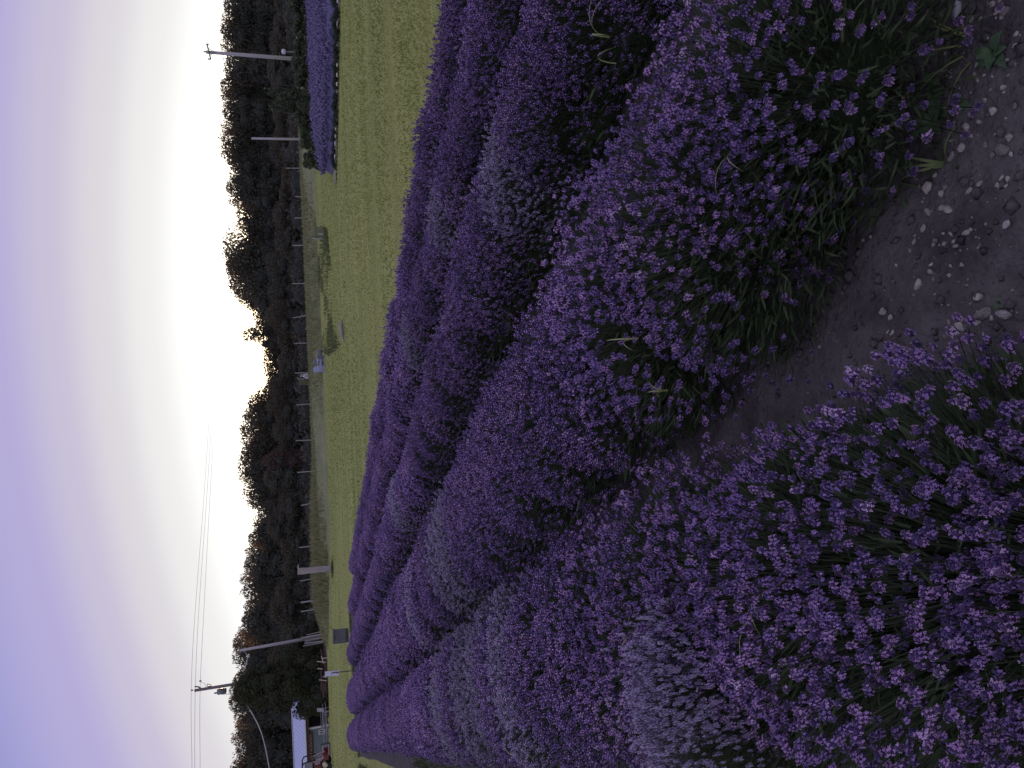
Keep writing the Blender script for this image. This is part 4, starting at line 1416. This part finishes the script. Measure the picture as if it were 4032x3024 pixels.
# dark stump by the stakes
p = G(1281, 2537)
t = thing('stump', 'small dark tree stump at the lawn edge beside the stakes', 'stump', p)
MB().lathe([(.34, -.1), (.28, .08), (.22, .25), (.24, .34)], (0, 0, 0), 11).build('wood', M['red_timber'], t)
MB().lathe([(.2, .34), (.19, .36)], (0, 0, 0), 11).build('cut_face', M['bark'], t)

# red-brown timber stack with pale stakes under the cedar
YK = 68.0
b_ = AT(1292, 2640, YK)
gz = float(terrain(b_[0], b_[1]))
t = thing('timber_stack', 'heap of red-brown timber with pale upright stakes under the cedar', 'timber stack', (b_[0], b_[1], gz))
r = np.random.default_rng(12)
for i in range(16):
    x = r.uniform(-1.7, 1.7)
    mb = MB()
    z = .10 + .15 * (i % 4) + r.uniform(0, .04)
    mb.box((x, r.uniform(-.3, .3), z), (r.uniform(1.0, 1.7), .16, .12), (0, r.normal(0, .08), r.normal(0, .18)))
    mb.build('beam', M['red_timber'], t)
for (tpx, tpy, bpx, bpy_) in ((1248, 2604, 1284, 2608), (1249, 2632, 1270, 2634), (1256, 2677, 1286, 2680), (1268, 2592, 1290, 2590), (1266, 2584, 1274, 2612), (1271, 2664, 1286, 2666)):
    MB().tube([loc(bpx, bpy_, YK - .4, np.array([b_[0], b_[1], gz])), loc(tpx, tpy, YK - .4, np.array([b_[0], b_[1], gz]))], .05, 6).build('stake', M['pale_timber'], t)

# ================================================================== BARN
YB = 78.0
c0 = AT(1288, 2790, YB)
bz = float(terrain(c0[0], YB)) - 0.1
bx1 = c0[0] + 1.2                                    # right end (hidden by the cedar)
bx0 = AT(1288, 3300, YB)[0]                          # left end, outside the picture
t = thing('barn', 'low barn with a pale metal roof and a lettered dark front beside the cedar', 'barn', (bx0, YB, bz))
Wd = bx1 - bx0


def zat(px, py, Y=YB):
    return float(AT(px, py, Y)[2]) - bz


z_eave, z_fas, z_top = zat(1202, 2900), zat(1213, 2900), zat(1153, 2900, YB + 3.2)
xi = lambda py: float(AT(1250, py, YB)[0]) - bx0
DEP = 6.4
roofm = MB()
roofm.add([(-.4, -.5, z_eave), (Wd, -.5, z_eave), (Wd, DEP / 2, z_top), (-.4, DEP / 2, z_top), (-.4, -.5, z_eave - .05), (Wd, -.5, z_eave - .05), (Wd, DEP / 2, z_top - .05), (-.4, DEP / 2, z_top - .05)],
          [(0, 1, 2, 3), (7, 6, 5, 4), (0, 4, 5, 1), (1, 5, 6, 2), (3, 7, 4, 0), (2, 6, 7, 3)])
rf = roofm.build('roof', M['roof_metal'], t)
mb = MB()
mb.add([(-.4, DEP / 2 + .002, z_top), (Wd, DEP / 2 + .002, z_top), (Wd, DEP + .5, z_eave), (-.4, DEP + .5, z_eave)], [(0, 1, 2, 3)])
mb.build('rear_roof', M['roof_metal'], t)
sl = math.atan2(z_top - z_eave, DEP / 2 + .5)
Ls = math.hypot(z_top - z_eave, DEP / 2 + .5)
x_ = 0.1
while x_ < Wd - .05:
    MB().box((x_, (DEP / 2 - .5) / 2, (z_eave + z_top) / 2 + .022), (.035, Ls - .02, .045), (sl, 0, 0)).build('roof_seam', M['trim'], rf)
    x_ += .47
MB().box((Wd / 2 - .2, DEP / 2, z_top + .03), (Wd + .4, .3, .05)).build('ridge_cap', M['trim'], rf)
MB().box((Wd / 2 - .2, -.52, z_eave - .045), (Wd + .4, .03, .10)).build('eave_trim', M['trim'], rf)
MB().box((Wd / 2, -.30, (z_eave + z_fas) / 2 - .12), (Wd, .05, .28)).build('fascia', M['barn_red'], t)
xw1 = xi(2864)                                        # the enclosed part ends at the pale post
MB().box((xw1 / 2, .15, z_fas / 2 - .1), (xw1, .15, z_fas - .2)).build('front_wall', M['barn_blue'], t)
MB().box((Wd / 2, DEP, z_fas / 2), (Wd, .15, z_fas)).build('rear_wall', M['barn_red'], t)
MB().box((.07, DEP / 2, z_fas / 2), (.14, DEP - .2, z_fas - .02)).build('end_wall', M['barn_blue'], t)
MB().box(((xw1 + Wd) / 2, 2.6, z_fas / 2), (Wd - xw1 - .02, .12, z_fas - .1)).build('porch_back_wall', M['barn_red'], t)
MB().box((xw1 + .03, 1.38, z_fas / 2), (.12, 2.2, z_fas - .12)).build('porch_side_wall', M['barn_dark'], t)
MB().box((Wd / 2, DEP / 2, .02), (Wd - .3, DEP - .3, .06)).build('floor_slab', M['mulch'], t)
MB().box((xw1 + .02, .02, z_fas * .5), (.16, .16, z_fas - .02)).build('porch_post', M['trim'], t)
MB().box((Wd - .1, .02, z_fas * .5), (.16, .16, z_fas - .02)).build('porch_post', M['barn_red'], t)
xa, xb = xi(2985), xi(2880)
sb = MB().box(((xi(3100) + xb) / 2, .03, zat(1222, 2930)), (xb - xi(3100), .06, .62)).build('sign_board', M['barn_red'], t)
fc = bpy.data.curves.new('lettering', 'FONT')
fc.body = 'LAVENDER'
fc.size = 0.62
fc.extrude = 0.012
fc.align_x = 'CENTER'
fc.align_y = 'CENTER'
fc.space_character = 1.1
fc.materials.append(M['letter'])
tmp_ = link('lettering', fc)
dg = bpy.context.evaluated_depsgraph_get()
lme = bpy.data.meshes.new_from_object(tmp_.evaluated_get(dg))
bpy.data.objects.remove(tmp_)
fo = link('lettering', lme, sb)
fo.rotation_euler = (math.pi / 2, 0, 0)
fo.location = (xi(2940), -.016, zat(1220, 2940))
_w = max(v.co.x for v in lme.vertices) - min(v.co.x for v in lme.vertices)
fo.scale = ((xi(2888) - xi(2992)) / max(_w, .1), 1, 1)
wx0, wx1 = xi(2893), xi(2876)
wz0, wz1 = zat(1277, 2885), zat(1256, 2885)
wf = MB()
wcx, wcz = (wx0 + wx1) / 2, (wz0 + wz1) / 2
for xx in (wx0, wcx, wx1):
    wf.box((xx, .055, wcz), (.07, .05, wz1 - wz0 + .07))
for zz in (wz0, wz1):
    wf.box((wcx, .057, zz), (wx1 - wx0 - .06, .045, .07))
wfo = wf.build('window', M['trim'], t)
for xx in ((wx0 + wcx) / 2, (wx1 + wcx) / 2):
    MB().box((xx, .062, wcz), ((wx1 - wx0) / 2 - .07, .012, wz1 - wz0 - .07)).build('pane', M['window_glass'], wfo)

# grey clutter in front of the barn: a bench table, a low rail, a crate
YC = 71.0
b_ = AT(1290, 2826, YC)
gz = float(terrain(b_[0], YC))
t = thing('picnic_table', 'grey wooden picnic table in front of the barn porch', 'table', (b_[0], YC, gz), .1)
for i in range(4):
    MB().box((0, -.3 + i * .2, .76), (1.9, .18, .045)).build('table_plank', M['grey_timber'], t)
for s_ in (-1, 1):
    MB().box((0, s_ * .75, .44), (1.9, .26, .045)).build('bench', M['grey_timber'], t)
    MB().box((s_ * .7, 0, .40), (.09, 1.65, .10)).build('cross_beam', M['grey_timber'], t)
    for q_ in (-1, 1):
        MB().box((s_ * .7, q_ * .42, .37), (.085, .09, .84), (q_ * .55, 0, 0)).build('leg', M['grey_timber'], t)
b_ = AT(1290, 2800, YC - 2)
t = thing('lawn_chair', 'grey folding chair at the right of the picnic table', 'chair', (b_[0], YC - 2, float(terrain(b_[0], YC - 2))), -.5)
MB().box((0, 0, .45), (.5, .5, .04)).build('seat', M['grey_timber'], t)
MB().box((0, .27, .78), (.5, .04, .6), (-.2, 0, 0)).build('backrest', M['grey_timber'], t)
for s_ in (-1, 1):
    for q_ in (-1, 1):
        MB().box((s_ * .22, q_ * .22, .22), (.045, .045, .44)).build('leg', M['grey_timber'], t)
b_ = AT(1290, 2900, YC - 1)
gz = float(terrain(b_[0], YC - 1))
t = thing('low_rail', 'low grey rail running along the front of the barn', 'rail', (b_[0], YC - 1, gz))
for k_ in range(7):
    MB().box((-3.6 + k_ * 1.2, 0, .3), (.09, .09, .62)).build('upright', M['grey_timber'], t)
for z_ in (.3, .58):
    MB().box((0, -.07, z_), (7.4, .04, .10)).build('rail', M['grey_timber'], t)
b_ = AT(1290, 2950, YC - 2)
t = thing('crate', 'dark crate against the barn wall behind the tractor bucket', 'crate', (b_[0], YC - 2, float(terrain(b_[0], YC - 2))), .2)
MB().box((0, 0, .45), (1.0, .7, .86)).build('body', M['slate'], t)
for z_ in (.2, .45, .7):
    MB().box((0, -.36, z_), (1.02, .03, .14)).build('slat', M['grey_timber'], t)

# ================================================================== TRACTOR (cut by the left edge of the upright view)
YR = 60.0
b_ = AT(1301, 3018, YR)
gz = float(b_[2])
Bt = np.array([b_[0], YR, gz])
t = thing('tractor', 'red compact tractor with a black roll bar and front loader, half out of the picture', 'tractor', Bt)
L = lambda px, py, dy=0.0: loc(px, py, YR + dy, Bt)
for dy in (-.55, .55):
    w = MB().lathe([(.20, -.13), (.36, -.14), (.41, -.08), (.41, .08), (.36, .14), (.20, .13)], L(1286, 3004) + Vector((-.05, dy, 0)), 18, 'y').build('wheel', M['rubber'], t, True)
    MB().lathe([(.03, -.145), (.2, -.135), (.21, 0), (.2, .135), (.03, .145)], L(1279, 2994) + Vector((-.05, dy, 0)), 14, 'y').build('rim', M['wheel_rim'], w)
    w = MB().lathe([(.34, -.18), (.58, -.19), (.66, -.11), (.66, .11), (.58, .19), (.34, .18)], (L(1300, 3080) + Vector((-.2, dy * 1.15, .62))), 20, 'y').build('wheel', M['rubber'], t, True)
    MB().lathe([(.05, -.2), (.33, -.185), (.35, 0), (.33, .185), (.05, .2)], (L(1300, 3080) + Vector((-.2, dy * 1.15, .62))), 14, 'y').build('rim', M['wheel_rim'], w)
hc = L(1252, 3012)
MB().box(hc + Vector((-.35, 0, 0)), (1.0, .62, .50), (0, 0, 0), bev=.08).build('hood', M['tractor_red'], t)
MB().box(hc + Vector((.17, 0, .02)), (.06, .52, .40), bev=.03).build('grille', M['tractor_pale'], t)
MB().box(hc + Vector((-.35, 0, .262)), (.98, .5, .03)).build('hood_top', M['tractor_pale'], t)
for dy in (-.2, .2):
    MB().lathe([(.06, 0), (.055, .03)], hc + Vector((.2, dy, .1)), 10, 'x').build('headlight', M['white_plastic'], t)
MB().box(hc + Vector((-.6, 0, -.38)), (1.7, .4, .26)).build('chassis', M['tractor_black'], t)
rb = MB()
y0, y1 = -.52, .52
p0 = L(1262, 3000) + Vector((-.35, 0, 0))
tpz = L(1190, 3010).z
for dy in (y0, y1):
    rb.tube([L(1238, 2981) + Vector((-.0, dy, -.1)), L(1212, 2988) + Vector((0, dy, 0)), L(1196, 2994) + Vector((0, dy, 0)), L(1190, 3006) + Vector((0, dy, 0)), L(1190, 3070) + Vector((0, dy, 0)), L(1196, 3090) + Vector((0, dy, 0)), L(1260, 3092) + Vector((0, dy, 0))], .055, 8)
rb.tube([L(1190, 3010) + Vector((0, y0, 0)), L(1190, 3010) + Vector((0, y1, 0))], .05, 8)
rb.build('roll_bar', M['tractor_black'], t)
MB().box(L(1215, 3024) + Vector((-.1, 0, 0)), (.62, .9, .60), bev=.03).build('seat_back', M['seat_grey'], t)
MB().box(L(1236, 3030) + Vector((-.1, 0, 0)), (.7, .8, .14), bev=.03).build('seat', M['tractor_black'], t)
ld_ = MB()
for dy in (-.46, .46):
    ld_.tube([L(1232, 2990) + Vector((0, dy, 0)), L(1246, 2984) + Vector((0, dy, 0)), L(1262, 2976) + Vector((0, dy, 0)), L(1280, 2970) + Vector((0, dy, 0))], .06, 7)
    ld_.tube([L(1252, 2993) + Vector((0, dy, 0)), L(1270, 2978) + Vector((0, dy, 0))], .035, 6)
ld_.build('loader_arm', M['tractor_pale'], t)
bc = L(1284, 2966)
bu = MB()
bu.box(bc + Vector((0, 0, -.16)), (.46, 1.3, .05))
bu.box(bc + Vector((-.21, 0, .05)), (.05, 1.3, .44), (0, -.25, 0))
for dy in (-.64, .64):
    bu.box(bc + Vector((-.02, dy, 0)), (.40, .04, .36))
bu.build('bucket', M['tractor_red'], t)

# ================================================================== NEAR GROUND: stones, weeds, stray blades
def stone_mesh(seed):
    r = np.random.default_rng(seed)
    v = ICO1[0].copy()
    for _ in range(10):                               # cut flats
        n_ = unit(r, 1)[0]
        dd_ = v @ n_
        lim = r.uniform(0.38, 0.8)
        v = v - np.outer(np.maximum(dd_ - lim, 0), n_)
    v *= np.array([1.0, r.uniform(.6, .9), r.uniform(.45, .7)])
    return v, ICO1[1]


STM = []
for k_ in range(7):
    v, f = stone_mesh(900 + k_)
    STM.append(tri_mesh('stone', v, f, [M['stone']]))
v, f = stone_mesh(950)
blue_me = tri_mesh('stone', v, f, [M['stone_blue']])
STONES = [(3660, 740, 33, 'large pinkish-grey stone against the foot of the second row'), (3750, 824, 20, 'smooth pale blue pebble on the path near the second row'), (3668, 832, 19, 'grey stone beside the pale blue pebble'),
          (3652, 898, 17, 'round grey stone below the pale blue pebble'), (3652, 1120, 24, 'cracked tan stone in the middle of the path'), (3705, 950, 15, 'white angular stone on open soil'), (3622, 952, 15, 'small wedge-shaped grey stone on the path'),
          (3720, 815, 16, 'pale flat stone above the pale blue pebble'), (4003, 880, 21, 'round whitish stone at the picture edge'), (3831, 918, 15, 'square grey stone with a dark shadow'), (3845, 755, 15, 'upright tan stone in a scatter of chips'),
          (3890, 722, 14, 'thin pale chip above the tan stone'), (3888, 1165, 20, 'long grey stone standing on edge near the weeds'), (3800, 580, 22, 'squarish brown stone below the leafy weed'), (3822, 505, 18, 'grey-brown stone right of the leafy weed'),
          (3940, 440, 20, 'flat grey stone on the trodden path'), (3990, 590, 26, 'chalky broken stone at the picture edge'), (3905, 18, 16, 'round grey stone near the picture corner'), (3960, 40, 22, 'large smooth grey stone in the picture corner'),
          (3825, 78, 12, 'tan pebble next to the blue stone'), (3860, 72, 10, 'brown pebble right of the blue stone'), (3705, 60, 15, 'dark grey stone pair left of the blue stone'), (4015, 545, 17, 'pale wedge stone at the picture edge'),
          (3815, 1045, 14, 'upright white stone at the middle of the path'), (3770, 1085, 10, 'small white chip triangle on the path'), (3515, 1225, 20, 'pale pebble at the far side of the path'), (3545, 1252, 14, 'tan pebble beside a pale one'),
          (3905, 1240, 30, 'big grey boulder half hidden in the weeds'), (3985, 1245, 34, 'broad mossy boulder at the picture edge'), (3880, 1268, 18, 'bright flat stone in front of the boulder'), (3820, 1280, 26, 'dull brown stone in front of the boulder'),
          (3660, 40, 14, 'grey chip beside the second row'), (3690, 690, 13, 'pale pebble near the grass blades'), (3760, 615, 20, 'whitish stone under the grass blades'), (3700, 965, 11, 'chip touching the white angular stone')]
used = []


def put_stone(px, py, rpx, label, me=None):
    p = G(px, py, 0.02)
    dist = np.linalg.norm(p - np.array([0, 0, CAMH]))
    rad = rpx / FPX * dist
    o = link('stone', me or random.choice(STM))
    o.location = (p[0], p[1], float(soil_z(np.array(p[0]), np.array(p[1]))) + rad * .18)
    o.rotation_euler = (random.uniform(-.3, .3), random.uniform(-.3, .3), random.uniform(0, 6.28))
    o.scale = (rad * random.uniform(.9, 1.2), rad * random.uniform(.9, 1.1), rad * random.uniform(.8, 1.1))
    tag(o, label, 'stone', 'stones on the dark soil')
    return o


put_stone(3770, 42, 32, 'bright bluish-white quartz stone in the picture corner', blue_me)
for s_ in STONES:
    put_stone(*s_)
r = np.random.default_rng(71)
for k_ in range(45):
    px_, py_ = r.uniform(3640, 4032), r.uniform(20, 1380)
    if px_ < 3800 and py_ < 700:
        continue
    put_stone(px_, py_, r.uniform(7, 15), 'medium pale stone half sunk in the dark soil')
for k_ in range(150):
    px_, py_ = r.uniform(3480, 4032), r.uniform(0, 1350)
    if px_ < 3560 and py_ < 1000:
        continue
    if px_ < 3720 and py_ < 700:
        continue
    put_stone(px_, py_, 3 + 8 * r.uniform(0, 1) ** 2, 'tiny pale pebble on the dark soil of the path')
# finer gravel and clods: nobody could count them
n = 5200
qa = np.stack(ns(r.uniform(-0.4, 3.6, n), r.uniform(0.2, 1, n) ** 1.5 * 7 - .3), 1)
cl = (ICO1[0] * np.array([1, .8, .6]), ICO1[1], np.zeros(len(ICO1[1]), int))
cl2 = (OCT[0] * np.array([1, .8, .55]), OCT[1], np.zeros(8, int))
P = np.stack([qa[:, 0], qa[:, 1], soil_z(qa[:, 0], qa[:, 1]) + .001], 1)
V, F, mi, _ = merge([cl2], np.zeros(n, int), rot_to(unit(r, n) * .3 + np.array([0, 0, 1.0]), r.uniform(0, 6, n)), 0.0015 + 0.0065 * r.uniform(0, 1, n) ** 4, P)
tag(link('gravel', tri_mesh('gravel', V, F, [M['stone']], mi)), kind='stuff')
n = 16000
qa = np.stack(ns(r.uniform(-0.4, 3.6, n), r.uniform(0.1, 1, n) ** 1.3 * 7 - .3), 1)
P = np.stack([qa[:, 0], qa[:, 1], soil_z(qa[:, 0], qa[:, 1]) + .001], 1)
V, F, mi, _ = merge([cl2], np.zeros(n, int), rot_to(unit(r, n) * .3 + np.array([0, 0, 1.0]), r.uniform(0, 6, n)), 0.003 + 0.019 * r.uniform(0, 1, n) ** 4, P)
tag(link('soil_clods', tri_mesh('soil_clods', V, F, [M['soil']], mi)), kind='stuff')


def weed_leaf(L, Wd_, curl, seed):
    r = np.random.default_rng(seed)
    V, F = [], []
    n_ = 6
    for i in range(n_ + 1):
        u = i / n_
        w = Wd_ * (math.sin(math.pi * min(.98, u * .85 + .12)) ** 1.1) * (1 + .12 * math.sin(i * 2.4))
        y = L * u
        z = L * (.5 * u - curl * u * u)
        V += [(-w, y, z + .25 * w), (0, y, z), (w, y, z + .25 * w)]
    for i in range(n_):
        a = 3 * i
        F += [(a, a + 1, a + 4), (a, a + 4, a + 3), (a + 1, a + 2, a + 5), (a + 1, a + 5, a + 4)]
    return tri_mesh('leaf', np.array(V), np.array(F), [M['weed_leaf']], smooth=True)


WL = [weed_leaf(.09, .026, .45, 1), weed_leaf(.07, .022, .6, 2), weed_leaf(.11, .020, .35, 3), weed_leaf(.05, .018, .5, 4)]


def weed(px, py, label, nl, size, seed, sel=(0, 1, 2, 3)):
    r = np.random.default_rng(seed)
    p = G(px, py, .02)
    t = thing('leafy_weed', label, 'weed', (p[0], p[1], .015), 0)
    for i in range(nl):
        o = link('leaf', WL[sel[i % len(sel)]], t)
        o.rotation_euler = (r.uniform(-.15, .45), 0, 6.28 * i / nl + r.normal(0, .25))
        s_ = size * r.uniform(.7, 1.15)
        o.scale = (s_, s_, s_)
        o.location = (r.normal(0, .004), r.normal(0, .004), r.uniform(0, .02))
    MB().tube([(0, 0, -.01), (0, 0, .03)], [.005, .003], 6).build('stem', M['lav_stem'], t)
    return t


weed(3935, 205, 'broad-leaved grey-green weed on the soil near the picture corner', 6, .62, 1)
weed(3700, 470, 'dark crinkled rosette weed at the end of the second row', 9, .72, 2, (0, 1))
weed(3800, 395, 'small pointed-leaf weed right of the dark rosette', 5, .5, 3, (1, 3))
weed(3690, 330, 'sprawling weed left of the small pointed-leaf one', 6, .45, 4, (3, 1))
weed(3790, 660, 'low clover-like weed under the grass blades', 8, .34, 5, (3,))
weed(3960, 1190, 'grey-green weed beside the broad mossy boulder', 7, .5, 6, (3, 1))
weed(4000, 1385, 'bright green weed seedling at the picture edge', 5, .4, 7, (3,))
weed(4020, 2900, 'dark green weed at the bottom corner of the picture', 6, .9, 8, (2, 0))


def stray(px, py, label, L, w, z, tint, n_=2, seed=0, lean=.9, rz=None):
    """a tuft of one to three bent grass blades rising out of the bushes; (px,py) is its tip region"""
    r = np.random.default_rng(seed + int(px))
    if z > .3:
        L, w = L * .72, w * .8
    p = G(px, py, z)
    t = thing('grass_tuft', label, 'grass blades', (p[0], p[1], z - L * .75), 0)
    for i in range(n_):
        a = r.uniform(0, 6.28) if rz is None else rz + r.normal(0, .3)
        V, F = [], []
        for k in range(9):
            u = k / 8
            bend = lean * u ** 2.2
            c = np.array([L * bend * math.cos(a) * .8, L * bend * math.sin(a) * .8, L * (u - .55 * lean * u ** 3.2)])
            sd = np.array([-math.sin(a), math.cos(a), 0]) * w * (1 - u ** 2.5)
            V += [c - sd, c + np.array([0, 0, -.15 * w]), c + sd]
        for k in range(8):
            b = 3 * k
            F += [(b, b + 1, b + 4), (b, b + 4, b + 3), (b + 1, b + 2, b + 5), (b + 1, b + 5, b + 4)]
        link('blade', tri_mesh('blade', np.array(V), np.array(F), [M['blade']], None, np.full(len(F), tint), smooth=True), t)
    return t


stray(2255, 130, 'yellow-green bent blades in the third row near the picture edge', .26, .0042, .55, .7, 3, 1, 1.15)
stray(2270, 235, 'thin pale curl of grass in the third row below the yellow-green blades', .3, .003, .48, .9, 1, 2, 1.1)
stray(2395, 1335, 'pale broad bent blade on top of the second row', .20, .0035, .54, .8, 2, 3, 1.0)
stray(2090, 1985, 'curved whitish-green blade at the side of the second row', .30, .006, .42, .9, 1, 4, 1.2)
stray(2870, 2350, 'forked yellow-green blade in the first row', .26, .004, .50, .8, 2, 5, .8)
stray(2830, 2430, 'white curled blade in the first row below the forked one', .28, .003, .50, 1.0, 1, 6, 1.2)
stray(2435, 2490, 'short pale green blade beside a pale bush of the first row', .22, .005, .50, .8, 2, 7, .8)
stray(2560, 1540, 'small green sprig at the side of the second row', .12, .004, .42, .6, 3, 8, .7)
stray(2850, 205, 'long straight yellow stalk leaning over the near path', .34, .0025, .40, .85, 1, 9, .5)
stray(2780, 590, 'thin pale curved blade in the second row', .22, .003, .48, .9, 2, 10, 1.0)
stray(1975, 3005, 'broad bright green blade at the picture bottom in the first row', .34, .010, .50, .45, 1, 11, .8)
stray(1810, 1745, 'small straw-coloured tuft between the second and third rows', .2, .005, .42, .8, 3, 12, .7)
stray(3630, 640, 'long green grass blades at the end of the second row', .17, .0045, .10, .2, 4, 13, .8)
stray(3740, 150, 'dry bent grass blades over the soil near the picture corner', .26, .003, .10, .5, 5, 14, .9)
stray(3900, 2230, 'curved green blade low in the first row', .22, .004, .42, .35, 1, 15, 1.1)
stray(4015, 2690, 'wide dark green blade low in the first row', .2, .012, .38, .15, 1, 16, .8)
